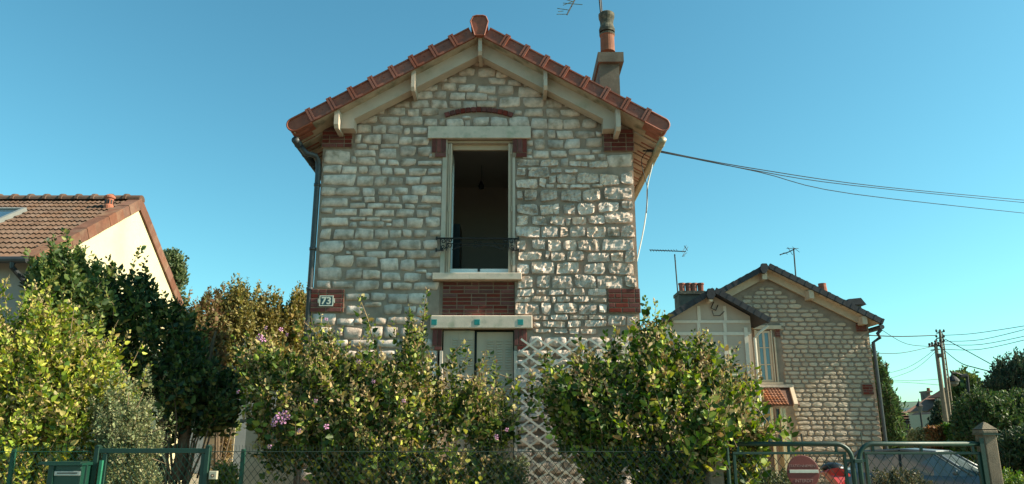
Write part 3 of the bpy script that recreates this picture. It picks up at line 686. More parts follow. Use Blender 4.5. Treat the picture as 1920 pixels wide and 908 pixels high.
g = G(); g.frame(OR+XV*XG, XV, eF, nF, ((-7,.0),(0,LF),(-.05,.0))); g.frame(OR+XV*XG, XV, eK, nK, ((-7,.0),(0,LK),(-.05,.0)))
lr = obj('roof', g, mat('tile_underlay',(.10,.05,.035)), lh)
rows, tw = 14, .215; rh_ = LF/rows
def tile_mesh(name, w, L, amp, m):
    vs = []; n = 8
    for s, up in ((0,0.0),(L,.034)):
        for lay in (0, -.014):
            for k in range(n+1): vs.append((w*k/n, s, up+lay+amp*(.5-.5*cos(4*pi*k/n))))
    a = n+1; fs = []
    for k in range(n): fs += [(k,k+1,2*a+k+1,2*a+k), (2*a+k,2*a+k+1,3*a+k+1,3*a+k), (a+k,3*a+k,3*a+k+1,a+k+1)]
    me = bpy.data.meshes.new(name); me.from_pydata(vs, [], fs); me.materials.append(m); me.update(); return me
def lay(me, name, parent, org, ex, es, en, i, j, w, rh, jit=.004):
    o = bpy.data.objects.new(name, me); COL.objects.link(o); o.parent = parent
    from mathutils import Matrix
    p = org + ex*(i*w) + es*(j*rh) + en*(.004+random.uniform(0,jit)) - wl(parent)
    M = Matrix((ex, es, en)).transposed().to_4x4(); M.translation = p; o.matrix_local = M; return o
tm = tile_mesh('roof_tile', tw, rh_+.05, .030, OLDTILE)
for j in range(rows):
    for i in range(20):
        lay(tm, 'roof_tile', lr, OR+XV*(XG-.02)-eF*.03, -XV, eF, nF, i+1-.0, j, tw, rh_)
        if 20*j+i > 290: break
def verge2(e, n, L, cnt):
    p = L/cnt
    for k in range(cnt):
        g = G(); dz = random.uniform(0,.012); 
        g.frame(OR+XV*XG, XV, e, n, ((-.20,.045+dz),(k*p+.006,(k+1)*p+.02),(.03+dz,.062+dz))); g.frame(OR+XV*XG, XV, e, n, ((.012,.045+dz),(k*p+.006,(k+1)*p+.012),(-.16,.0299+dz)))
        obj('verge_tile', g, mat('verge_tile_clay',(.16,.073,.048),.9,.2,9,.3,50,.15,col2=(.20,.12,.08)), lr)
verge2(eF, nF, LF, 14); verge2(eK, nK, LK, 16)
for k in range(9):
    g = G(); x1 = XG+.05-k*.36; m = 8
    prof = [(R_.y+.13*cos(pi*i/m), R_.z+.02+.12*sin(pi*i/m)) for i in range(m+1)]
    g.prismx(prof, x1-.30, x1); prof2 = [(R_.y+.16*cos(pi*i/m), R_.z+.02+.155*sin(pi*i/m)) for i in range(m+1)]; g.prismx(prof2, x1-.37, x1-.301)
    obj('ridge_tile', g, OLDTILE, lr)
# clay vent, skylight, gutter, pipe
vy = R_.y-.55; vp = onx(202,392,XG-.75); vx = (203-960)/1434*vy*1.0
pv = P(203,392,vy); vp = obj('roof_vent', (lambda g: (g.lathe((pv.x,vy,pv.z-.05), [(.10,0),(.10,.12),(.085,.14),(.085,.27),(.11,.29),(.115,.33),(.06,.37)], 16), g)[1])(G()), mat('vent_clay',(.36,.13,.08),.9,.2), lh)
for k in range(6): 
    an_ = -pi/2 + (k-2.5)*.7; g = G(); c_ = Vector((pv.x+.083*cos(an_), vy+.083*sin(an_), 0)); d_ = Vector((cos(an_),sin(an_),0)); s_ = Vector((-sin(an_),cos(an_),0))
    g.frame(c_+Vector((0,0,pv.z-.05)), s_, d_, Vector((0,0,1)), ((-.016,.016),(-.01,.008),(.155,.245))); obj('vent_slot', g, BLACK, vp)
def onroof(x, y):                                    # where a pixel meets the front slope
    d = Vector(((x-960)/FPX, cp-(454-y)/FPX*sp, sp+(454-y)/FPX*cp)); o = Vector((0,0,EYE)); return o + d*((OR-o).dot(nF)/d.dot(nF))
s1, s2, s3 = onroof(52,400), onroof(-10,434), onroof(-60,400)
sk = obj('skylight', (lambda g: (g.frame(s1, -XV, eF, nF, ((0,1.4),(0,.07),(.02,.13))), g.frame(s1, -XV, eF, nF, ((0,.07),(.07,1.02),(.02,.13))), g.frame(s1, -XV, eF, nF, ((0,1.4),(1.02,1.09),(.02,.13))), g)[3])(G()), mat('skylight_frame',(.25,.26,.25),.5,.1,4,metal=.3), lh)
g = G(); g.frame(s1, -XV, eF, nF, ((.07,1.4),(.07,1.02),(.05,.09))); obj('pane', g, GLASS, sk)
g = G(); g.frame(s1, -XV, eF, nF, ((-.03,1.4),(1.09,1.25),(.03,.05))); obj('flashing', g, WHITE, sk)
gy = F_.y-.07; g = G(); g.tube([(XL,gy,F_.z-.02),(XG-.05,gy,F_.z-.02)], .062, 12); obj('gutter', g, ZINC, lh)
g = G(); q1 = Vector((XG-.30,gy,F_.z-.07)); q2 = Vector((XG-.12,F_.y+.28,F_.z-.48)); g.tube([q1,q1+Vector((0,0,-.08)),q2,q2+Vector((0,0,-.1)),Vector((q2.x,q2.y,.1))], .045, 10); obj('downpipe', g, mat('dark_pipe',(.03,.035,.04),.3), lh)

# ================================================================== far stone house with porch wing
YF = 28.0; YWg = 26.6
fh = thing('far_stone_house', (P(1500,800,YF).x, YF, 0), 'distant stone gable house with black roof, half-timbered side wing and small red tiled porch', 'house')
fx0, fx1 = P(1262,650,YF).x, P(1641,720,YF).x
apx = P(1433,512,YF); eR = P(1655,612,YF-.5); slf = (apx.z-eR.z)/(eR.x-apx.x)
zf = lambda x: apx.z-abs(x-apx.x)*slf
g = G(); g.prism([(fx0,-.4),(fx1,-.4),(fx1,zf(fx1)),(apx.x,apx.z),(fx0,zf(fx0))], YF, YF+.3); 
fw = obj('wall', g, mat('far_mortar',(.26,.19,.145),.95,.25,3,.4,30), fh)
g = G(); g.box(fx0,YF+.3,-.4,fx0+.3,YF+9,zf(fx0)); obj('side_wall', g, GREYRENDER, fh); g = G(); g.box(fx1-.3,YF+.3,-.4,fx1,YF+9,zf(fx1)-.02); obj('side_wall', g, GREYRENDER, fh)
FST = mat('far_limestone', (.47,.355,.265), .9, .18, 5, .4, 30, .16)
var = []
for k in range(20):
    rr_ = random.Random(k); n = 9; pts = []
    for i in range(n*1+3):
        a = 2*pi*i/(n+3); c_, s_ = cos(a), sin(a); r = 1/max(abs(c_),abs(s_))**.8*rr_.uniform(.88,1.0); pts.append((c_*r*.5, s_*r*.5))
    N_ = len(pts); vs = [(x,0,z) for x,z in pts] + [(x*.86+.0,-1-rr_.uniform(-.3,.3),z*.84) for x,z in pts] + [(0,-1.15,0)]
    fs = [(i,(i+1)%N_,(i+1)%N_+N_,i+N_) for i in range(N_)] + [(i+N_,(i+1)%N_+N_,2*N_) for i in range(N_)]
    me = bpy.data.meshes.new('far_stone'); me.from_pydata(vs,[],fs); me.materials.append(FST); me.update(); var.append((me,vs,fs))
skf = [prect(1408,610,1466,722,YF), prect(1395,716,1492,900,YF), prect(1600,603,1630,622,YF), prect(1615,720,1640,740,YF), (fx0,0,P(1415,650,YF).x,prect(1408,603,1415,640,YF)[3])]
fst = courses(P(1350,600,YF).x, fx1, P(1500,905,YF).z, apx.z, .135, .215, .20, .46, .018, 11, skf, lambda r: max(abs(r[0]-apx.x),abs(r[2]-apx.x))*slf < apx.z-r[3]-.32)
fst = [r for r in fst if r[0] < fx1]
fst.sort(key=lambda r: -(r[2]-r[0])*(r[3]-r[1])*(1 if r[1] > 1.2 else .4)); rest = G(); random.seed(5)
for i, r in enumerate(fst):
    me, vs, fs = var[i % 20]; cx_, cz_2 = (r[0]+r[2])/2, (r[1]+r[3])/2; w_, h_ = r[2]-r[0], r[3]-r[1]; fl = random.choice((-1,1))
    if i < 300:
        o = bpy.data.objects.new('stone', me); COL.objects.link(o); o.parent = fw; o.location = Vector((cx_,YF,cz_2))-wl(fw); o.scale = (w_,.035,h_)
        o.rotation_euler = (0, random.uniform(-.03,.03), 0)
    else: rest.add([(cx_+v[0]*w_, YF+v[1]*.035, cz_2+v[2]*h_) for v in vs], fs)
if rest.v: obj('small_stone', rest, FST, fw, kind='stuff')
def fbrick(x0,y0,x1,y1,rows,bw):
    a,b,c,e = prect(x0,y0,x1,y1,YF); bed = G(); bed.box(a,YF-.04,b,c,YF+.01,e); obj('brick_bed', bed, JOINT, fw); rh = (e-b)/rows
    for k in range(rows):
        x = a-(bw/2 if k%2 else 0)
        while x < c-.04:
            x_0, x_1 = max(a,x), min(c,x+bw)
            if x_1-x_0 > .04: g = G(); g.box(x_0+.008,YF-.055,b+k*rh+.008,x_1-.008,YF,b+(k+1)*rh-.008); obj('brick', g, BRICK, fw)
            x += bw
fbrick(1604,605,1624,622,4,.26); fbrick(1617,721,1637,740,4,.24); fbrick(1452,617,1462,632,4,.2); fbrick(1624,866,1650,884,4,.26)
# roof: dark tiles
eLx = 2*apx.x-eR.x
froof = None
for sg in (-1,1):
    e = Vector((sg,0,-slf)).normalized(); n = Vector((sg*slf,0,1)).normalized(); O = Vector((apx.x,0,apx.z+.12)); L_ = (eR.x-apx.x)/abs(e.x)
    g = G(); g.frame(O, e, Vector((0,1,0)), n, ((0,L_),(YF-.5,YF+9.3),(.0,.08)))
    if froof is None: froof = obj('roof', g, DARKTILE, fh)
    else: obj('roof_slope', g, DARKTILE, froof)
    nt2 = 15
    for k in range(nt2):
        g = G(); a_, b_ = k*L_/nt2, (k+1)*L_/nt2
        g.frame(O, e, Vector((0,1,0)), n, ((a_,b_),(YF-.56,YF-.45),(-.05,.15))); g.frame(O, e, Vector((0,1,0)), n, ((b_-.06,b_+.01),(YF-.568,YF-.3),(-.05,.160))); obj('verge_tile', g, DARKTILE, froof)
    pb = [(apx.x,apx.z+.12-.02),(apx.x,apx.z-.22),(apx.x+sg*(fx1-apx.x-.45),zf(fx1-.45)-.21),(apx.x+sg*(fx1-apx.x-.1),zf(fx1-.45)-.21),(apx.x+sg*(fx1-apx.x-.1),zf(fx1-.1)+.10)]
    g = G(); g.prism(pb if sg < 0 else pb[::-1], YF-.16, YF-.06); obj('bargeboard', g, mat('far_cream_paint',(.52,.40,.29),.8,.1), fh)
    g = G(); g.frame(O-n*.02, e, Vector((0,1,0)), n, ((0,L_-.05),(YF-.45,YF-.005),(-.03,.0))); obj('soffit', g, MATS['far_cream_paint'], froof)
    for k in range(5):
        g = G(); x_ = fx1 if sg > 0 else fx0
        g.frame(O-n*.02, e, Vector((0,1,0)), n, (((fx1-apx.x)/abs(e.x),L_-.05),(YF+k*.35,YF+k*.35+.33),(-.03,.0))); obj('soffit_board', g, MATS['far_cream_paint'], froof)
for x_, y0, y1 in ((1434,510,524),(1522,545,560),(1622,594,608)):
    g = G(); p = P(x_,y1,YF-.45); z1_ = zf(p.x)+.06; g.box(p.x-.09,YF-.48,p.z,p.x+.09,YF+.02,z1_); obj('purlin', g, MATS['far_cream_paint'], fh)
g = G(); p0 = P(1433,494,YF-.6); g.prism(pp([(1426,504),(1429,494),(1437,494),(1441,504),(1436,512),(1430,512)][::-1], YF-.66), YF-.66, YF-.5); obj('ridge_cap', g, DARKTILE, froof)
g = G(); g.tube([(eR.x-.02,YF-.5,eR.z-.02),(eR.x-.02,YF+9,eR.z-.04)], .09, 10); obj('gutter', g, ZINC, fh)
g = G(); dxf = fx1+.07; g.tube([(eR.x-.02,YF-.4,eR.z-.1),(eR.x-.15,YF-.35,eR.z-.25),(dxf+.25,YF-.15,eR.z-.38),(dxf,YF-.1,eR.z-.55),(dxf,YF-.1,.1)], .065, 8); obj('downpipe', g, ZINC, fh)
# tall window
def window(x0,y0,x1,y1,Y,parent,muntins,mullions,fw_=.07,frame_m=PAINT,glass=GLASS):
    a,b,c,e = prect(x0,y0,x1,y1,Y); g = G()
    g.box(a,Y-.04,b,a+fw_,Y+.05,e); g.box(c-fw_,Y-.04,b,c,Y+.05,e); g.box(a+fw_,Y-.038,b,c-fw_,Y+.05,b+fw_); g.box(a+fw_,Y-.038,e-fw_,c-fw_,Y+.05,e)
    for k in range(mullions): xx = a+(c-a)*(k+1)/(mullions+1); g.box(xx-fw_*.55,Y-.036,b+fw_,xx+fw_*.55,Y+.05,e-fw_)
    w = obj('window', g, frame_m, parent)
    nm = mullions+1; nz_ = muntins+1
    for i in range(nm):
        for j in range(nz_):
            xa_, xb_ = a+(c-a)*i/nm+.04, a+(c-a)*(i+1)/nm-.04; za_, zb_ = b+(e-b)*j/nz_+.02, b+(e-b)*(j+1)/nz_-.02
            g = G(); g.box(xa_,Y-.012,za_,xb_,Y-.008,zb_); obj('pane', g, glass, w)
            if j: g = G(); g.box(xa_-.003,Y-.034,za_-.035,xb_+.003,Y-.013,za_-.005); obj('muntin', g, frame_m, w)
    return w
window(1421,621,1447,716,YF,fh,2,1,.075,MATS['far_cream_paint'],mat('blue_glass',(.08,.15,.20),.1,.1,1,spec=.8))
g = G(); pbox(g,1409,611,1463,618,YF,-.12,.02); obj('lintel', g, MATS['far_cream_paint'], fh)
for a_ in ((1417,619,1420.8,717),(1447.5,619,1450,717),(1453,632,1456,717)): g = G(); pbox(g,*a_,YF,-.07,.02); obj('window_jamb', g, MATS['far_cream_paint'], fh)
g = G(); pbox(g,1416,717,1466,721.5,YF,-.16,.02); obj('window_sill', g, MATS['far_cream_paint'], fh)
# porch canopy
A0,A1,B0,B1 = P(1423,727,YF), P(1480,727,YF), P(1421,759,YF-.9), P(1489,759,YF-.9)
ev = (B0-A0); ev.x = 0; Lc = ev.length; ev.normalize(); nv = Vector((0, ev.z, -ev.y)); nv = nv if nv.z > 0 else -nv
cn = obj('porch_canopy', (lambda g: (g.frame(A0, XV, ev, nv, ((0,A1.x-A0.x),(0,Lc),(-.05,-.0))), g)[1])(G()), mat('porch_underlay',(.14,.07,.05)), fh)
tmp = tile_mesh('porch_tile', .24, Lc/7+.04, .035, mat('porch_tile',(.30,.125,.07),.9,.2,9,.3,40,.2,col2=(.17,.075,.05)))
cntc = int((B1.x-A0.x)/.24)
for j in range(7):
    for i in range(cntc): lay(tmp, 'porch_tile', cn, A0+XV*.24, XV, ev, nv, i-1, j, .24, Lc/7)
g = G(); g.frame(Vector((A1.x,A0.y,A0.z)), (B1-A1).normalized(), XV, nv, ((0,(B1-A1).length+.1),(-.02,.12),(-.12,.10))); obj('canopy_verge', g, MATS['far_cream_paint'], cn)
g = G(); g.box(A0.x-.1,YF-.16,A0.z,A1.x+.12,YF,A0.z+.10); obj('flashing', g, CONC, cn)
px_ = prect(1440,762,1476,900,YF-.75)
g = G()
for x_ in (1452,1470): a,b,c,e = prect(x_-2,764,x_+2.2,905,YF-.8); g = G(); g.box(a,YF-.84,0,c,YF-.76,e); obj('porch_post', g, mat('porch_cream',(.62,.50,.30),.7,.08), cn)
g = G(); a,b,c,e = prect(1474,766,1479,905,YF-.8); g.box(a,YF-.8,0,c,YF-.02,e); obj('porch_side', g, MATS['porch_cream'], cn)
window(1428,764,1450,835,YF-.5,fh,1,0,.06,PAINT); window(1454.5,764,1468,835,YF-.5,fh,1,0,.05,PAINT)
# wing
wx0, wx1 = P(1260,650,YWg).x, P(1411,650,YWg).x; wa = P(1334,553,YWg); we = P(1442,606,YWg-.4); sw_ = (wa.z-we.z)/(we.x-wa.x); zw = lambda x: wa.z-abs(x-wa.x)*sw_
wing = obj('side_wing', (lambda g: (g.prism([(wx0,-.4),(wx1,-.4),(wx1,zw(wx1)),(wa.x,wa.z),(wx0,zw(wx0))], YWg, YF-.005), g)[1])(G()), mat('wing_render',(.44,.35,.28),.9,.06,2,.1,40), fh)
WT = mat('timber_cream',(.62,.54,.45),.75,.08)
for r in ((1262,601,1406,606),(1262,623,1406,629),(1262,716,1406,721)):
    g = G(); a,b,c,e = prect(*r,YWg); g.box(a,YWg-.03,b,c,YWg+.01,e); obj('timber', g, WT, wing)
for x_, y0, y1 in ((1310,574,601),(1310,606.2,622.8),(1359,574,601),(1359,606.2,622.8),(1362,629.2,716),(1310,629.2,716),(1387,721.2,900)):
    g = G(); a,b,c,e = prect(x_-3,y0,x_+3,y1,YWg); g.box(a,YWg-.028,b,c,YWg+.01,e); obj('timber', g, WT, wing)
for x_ in ((1256,1262),(1405,1412)):
    g = G(); a,b,c,e = prect(x_[0],612 if x_[0]>1300 else 606,x_[1],900,YWg); g.box(a,YWg-.05,0,c,YWg+.08,e-.05); obj('corner_board', g, WT, wing)
wr = None
for sg in (-1,1):
    e = Vector((sg,0,-sw_)).normalized(); n = Vector((sg*sw_,0,1)).normalized(); O = Vector((wa.x,0,wa.z+.05)); L_ = (we.x-wa.x)/abs(e.x)
    g = G(); g.frame(O, e, Vector((0,1,0)), n, ((0,L_),(YWg-.4,YF-.01),(.0,.07)))
    if wr is None: wr = obj('wing_roof', g, DARKTILE, fh)
    else: obj('roof_slope', g, DARKTILE, wr)
    for k in range(8):
        g = G(); a_, b_ = k*L_/8, (k+1)*L_/8
        g.frame(O, e, Vector((0,1,0)), n, ((a_,b_),(YWg-.46,YWg-.38),(-.05,.15))); g.frame(O, e, Vector((0,1,0)), n, ((b_-.06,b_+.01),(YWg-.468,YWg-.3),(-.05,.160))); obj('verge_tile', g, DARKTILE, wr)
g = G(); g.prism(pp([(1325,553),(1328,541),(1339,541),(1342,553),(1338,560),(1329,560)][::-1], YWg-.55), YWg-.55, YWg-.38); obj('ridge_cap', g, DARKTILE, wr)
g = G(); p = P(1333,565,YWg-.4); g.box(p.x-.06,YWg-.42,p.z,p.x+.06,YWg+.02,zw(p.x)-.0); obj('purlin', g, WT, fh)
g = G(); g.tube([(we.x,YWg-.3,we.z-.08),(we.x-.3,YWg-.25,we.z-.3),(wx1+.06,YWg-.12,we.z-.5),(wx1+.06,YWg-.12,.1)], .05, 8); obj('downpipe', g, WT, fh)
# chimneys and dormer
c1 = obj('chimney', (lambda g: (pbox(g,1275,548,1318,620,YF+2,0,.9), g)[1])(G()), GREYCONC, fh)
g = G(); pbox(g,1272,546,1322,552,YF+2,-.08,1.0); obj('chimney_cap', g, SOOT, c1)
for x_ in (1279,1291,1302,1314):
    p = P(x_,546,YF+2.4); g = G(); g.lathe((p.x,YF+2.4,p.z-.03), [(.12,0),(.13,.28),(.15,.30),(.15,.36)], 12); obj('chimney_pot', g, mat('small_pot',(.26,.09,.06),.8,.25,6,orand=.2), c1)
c2_ = obj('chimney', (lambda g: (pbox(g,1529,547,1556,580,YF+3,0,.9), g)[1])(G()), SOOT, fh)
for x_, y_, r_ in ((1543,532,.17),(1522,534,.12)):
    p = P(x_,548,YF+3.4); zt_ = P(x_,y_,YF+3.4).z; g = G(); g.lathe((p.x,YF+3.4,p.z-.05), [(r_*1.15,0),(r_*.95,zt_-p.z-.02),(r_,zt_-p.z+.05)], 12); obj('chimney_pot', g, MATS['small_pot'], c2_)
g = G(); pbox(g,1592,570,1616,600,YF+2.5,0,1.5); dm = obj('dormer', g, SOOT, fh)
g = G(); a,b,c,e = prect(1590,566,1618,572,YF+2.5); g.prism([(a-.1,b),(c+.1,b),(c-.1,e+.15),(a,e+.1)][::1], YF+2.4, YF+4.2); obj('dormer_roof', g, DARKTILE, dm)
def yagi(name, label, base, top, Y, boom, els, grp=None):
    a = thing(name, P(*base,Y), label, 'antenna'); g = G(); g.tube([P(*base,Y), P(*top,Y)], .028, 6); obj('mast', g, IRON, a)
    g = G(); g.tube([P(*q,Y-.1) for q in boom], .022, 5); obj('boom', g, IRON, a)
    for (p, q) in els: g = G(); g.tube([P(*p,Y-.3), P(*q,Y+.2)], .012, 4); obj('element', g, IRON, a)
    return a
els = [((1218+k*5,468+.0),(1221+k*5,472)) for k in range(11)] + [((1279,473),(1287,460)),((1281,478),(1290,463)),((1279,481),(1284,480)),((1283,461),(1286,466)),((1280,480),(1288,474)),((1284,462),(1289,470))]
yagi('antenna', 'long thin television antenna on a mast beside the row of four chimney pots', (1271,552), (1265,477), YF+2.2, [(1218,469),(1286,472)], els)
yagi('antenna', 'short television antenna on a mast above the black ridge of the far house', (1493,530), (1488,466), YF+2, [(1462,478),(1478,473),(1490,467)], [((1475,466),(1497,466)),((1477,464),(1486,478)),((1486,463),(1499,473)),((1463,479),(1470,474)),((1470,474),(1477,477))])
g = G(); g.tube([P(1338,566,YWg-.1),P(1333,578,YWg-.06),P(1342,582,YWg-.06),P(1346,572,YWg-.06)], .02, 5); g.tube([P(1335,582,YWg-.04),P(1338,592,YWg-.04),P(1350,592,YWg-.04),P(1358,584,YWg-.04)], .012, 4)
g2 = obj('cable_bracket', g, BLACK, fh)

# ================================================================== far right: white house, lamps, poles
YH = 62.0
wh = thing('white_house', (P(1735,820,YH).x, YH, 0), 'small white house with brown roof and red chimney pot far behind the poles', 'house')
a,b,c,e = prect(1701,770,1737,850,YH)
g = G(); g.box(a,YH,-.1,c,YH+9,e+.0); hb = obj('wall', g, mat('white_render',(.62,.60,.53),.9,.05), wh)
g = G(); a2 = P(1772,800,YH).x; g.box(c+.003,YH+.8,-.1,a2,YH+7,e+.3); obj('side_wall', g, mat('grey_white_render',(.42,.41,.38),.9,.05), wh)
g = G(); g.hexa([P(1694,773,YH-.6),P(1739,771,YH-.6),P(1775,768,YH+3),P(1775,768,YH+9),P(1698,772,YH-.55),P(1745,741,YH+3),P(1778,738,YH+3),P(1778,736,YH+9)]); obj('roof', g, mat('brown_roof',(.16,.085,.06),.9,.2,2), wh)
g = G(); pbox(g,1738,735,1745,752,YH+3,0,1); wc = obj('chimney', g, GREYCONC, wh); g = G(); pbox(g,1736,733,1747,736,YH+3,-.15,1.1); obj('chimney_cap', g, GREYCONC, wc)
g = G(); p = P(1741,733,YH+3.4); g.lathe((p.x,YH+3.4,p.z), [(.15,0),(.13,.25)], 8); obj('chimney_pot', g, POT, wc)
window(1741,772,1750,790,YH+.78,wh,1,1,.08); 
# brown tiled roof slope of a low building in front
lb = thing('low_shed', (P(1695,820,45).x, 45, 0), 'low building with steep brown tiled roof beside the conifer', 'shed')
g = G(); g.hexa([P(1668,830,44),P(1713,830,44),P(1713,830,50),P(1668,830,50),P(1688,772,46),P(1701,772,46),P(1701,772,48),P(1688,772,48)]); obj('roof', g, mat('scalloped_brown_tile',(.17,.10,.07),.9,.35,1.6,.6,12), lb)
g = G(); a,b,c,e = prect(1670,830,1711,860,44.5); g.box(a,44.5,-.1,c,49,e); obj('wall', g, GREYRENDER, lb)
g = G()
for k in range(11):
    y_ = 776+k*5; w_ = (y_-772)/58
    for i in range(9):
        xx = (1701-13*(1-w_)*0) - (13+30*w_)*(i+.5)/9 + 12*w_; p = P(xx, y_, 46-2*w_-.06); g.box(p.x-.07,p.y-.04,p.z-.05,p.x+.07,p.y+.04,p.z+.04)
obj('tile_nib', g, MATS['brown_roof'], lb, kind='stuff')
bh = thing('beige_house', (P(1782,800,50).x, 50, 0), 'beige wall with a small white window just right of the poles', 'house')
g = G(); pbox(g,1765,776,1812,850,50,0,4); obj('wall', g, mat('beige_far',(.45,.37,.26),.9,.08), bh); window(1779,776,1791,799,49.97,bh,1,1,.1,PAINT)
g = G(); a,b,c,e = prect(1760,776,1815,770,50); g.prism([(a,e-.3),(c,e-.3),(c-.8,e+.2),(a+.8,e+.2)], 49.4, 54.5); obj('roof', g, MATS['brown_roof'], bh)
rt = thing('red_roofed_house', (P(1845,740,58).x, 58, 0), 'sliver of a red roofed house above the green trees on the right', 'house')
g = G(); a,b,c,e = prect(1815,717,1872,740,58); g.hexa([(a,58,b),(c,58,b),(c,64,b),(a,64,b),(a+.3,60.5,e),(c,60.5,e),(c,61,e),(a+.3,61,e)]); obj('roof', g, mat('red_roof',(.30,.12,.08),.9,.2,2), rt)
g = G(); g.box(a+.4,58.4,-.1,c,63.5,b); obj('wall', g, GREYRENDER, rt)
def lamp(label, x, yt, Y, arm):
    l = thing('street_lamp', P(x,yt,Y), label, 'street lamp'); b_ = P(x,yt,Y); l.location = (b_.x,Y,-.1)
    if not arm:
        g = G(); g.tube([(b_.x,Y,-.1),(b_.x,Y,b_.z-.9)], .06, 8); obj('post', g, IRON, l)
        g = G(); g.lathe((b_.x,Y,b_.z-.9), [(.08,0),(.20,.40)], 6); obj('lantern', g, mat('lamp_glass',(.14,.14,.13),.4), l)
        g = G(); g.lathe((b_.x,Y,b_.z-.49), [(.27,0),(.12,.22),(.04,.34),(.02,.5)], 6); obj('lantern_roof', g, IRON, l)
    else:
        g = G(); q = P(x+5,800,Y); g.tube([(q.x,Y,-.1),P(x,yt,Y)], .07, 8); obj('post', g, IRON, l)
        g = G(); g.tube([P(x,yt+3,Y),P(x-8,yt+1,Y),P(x-20,yt-3,Y),P(x-28,yt-3,Y),P(x-28,yt+2,Y)], .05, 6); g.tube([P(x,yt+1,Y),P(x-12,yt+2,Y)], .09, 5); obj('arm', g, IRON, l)
        c_ = P(x-26,yt+8,Y); g = G(); g.lathe((c_.x,Y,c_.z-.12), [(.30,0),(.28,.08),(.16,.22),(.05,.30)], 14); obj('lamp_shade', g, IRON, l)
        g = G(); g.lathe((c_.x,Y,c_.z-.36), [(.08,0),(.20,.1),(.24,.23)], 12); obj('diffuser', g, MATS['lamp_glass'], l)
lamp('slim street lamp with a lantern head in front of the white house', 1722, 748, 50, False)
lamp('street lamp with curved arm and hanging shade right of the poles', 1813, 703, 38, True)
YP = 36.0
p1 = thing('utility_pole', (P(1784,800,YP).x, YP, -.1), 'shorter leaning round concrete pole with insulators at its head', 'pole', None)
def at(x,y,Y=YP): return P(x,y,Y)
b_ = at(1776,803); g = G(); g.tube([(b_.x+.15,YP,-.4), b_, at(1754,645)], [.13,.12,.08], 10); obj('pole', g, POLE, p1)
g = G(); g.tube([at(1742,650),at(1766,648)], .04, 5); g.tube([at(1745,657),at(1762,655)], .03, 5); obj('crossbar', g, IRON, p1)
for x_, y_ in ((1743,648),(1748,646),(1754,643),(1760,646),(1764,649)): g = G(); p = at(x_,y_,YP-.1); g.lathe((p.x,p.y,p.z-.08), [(.05,0),(.07,.05),(.04,.1),(.07,.14),(.03,.2)], 8); obj('insulator', g, IRON, p1)
g = G(); pbox(g,1756,664,1763,671,YP,-.25,-.1); obj('junction_box', g, GREYCONC, p1)
p2 = thing('utility_pole', (P(1790,800,YP+.8).x, YP+.8, -.1), 'taller leaning concrete pole with ladder-like open lattice face', 'pole', None)
Y2 = YP+.8; g = G(); b_ = P(1783,798,Y2); g.tube([(b_.x+.2,Y2,-.4), b_, P(1762,620,Y2)], [.11,.10,.07], 4); obj('rail', g, POLE, p2)
g = G(); b2 = P(1790.5,798,Y2); g.tube([(b2.x+.2,Y2,-.4), b2, P(1767,625,Y2)], [.05,.045,.035], 4); obj('rail', g, POLE, p2)
for k in range(17):
    f = k/17; g = G(); q1, q2 = P(1783-21*f,795-175*f,Y2), P(1790-23*f,795-172*f,Y2); g.tube([q1,q2], .025, 4); obj('rung', g, POLE, p2)
for y_ in (622,632,640):
    g = G(); g.tube([P(1756,y_+3,Y2),P(1770,y_,Y2)], .03, 5)
    for x_ in (1756,1763,1770): g.lathe(P(x_,y_+1,Y2), [(.04,0),(.06,.06),(.03,.14)], 6)
    obj('crossarm', g, IRON, p2)
# hill
g = G(); hp = [(-200,0),(-120,18),(-40,22),(60,27),(160,20),(260,29),(330,31),(372,33),(430,34),(500,26),(600,30),(760,12),(800,0)]
vs = []; n_ = 60
for i in range(n_+1):
    x = -200+1000*i/n_; k = max(j for j in range(len(hp)) if hp[j][0] <= x) if x < 800 else len(hp)-2; k = min(k,len(hp)-2)
    f = (x-hp[k][0])/(hp[k+1][0]-hp[k][0]); h = hp[k][1]*(1-f)+hp[k+1][1]*f
    for j in range(8): 
        q = j/7; vs.append((x, 620+180*q, -.2 + (h+1.2*noise.noise(Vector((x*.05,q*4,0))))*sin(pi*q*.6)/.95))
g.add(vs, [(i*8+j,(i+1)*8+j,(i+1)*8+j+1,i*8+j+1) for i in range(n_) for j in range(7)])
o = obj('hill', g, mat('wooded_hill',(.075,.12,.085),.95,.3,.05,.5,.3), smooth=True); o['kind'] = 'structure'

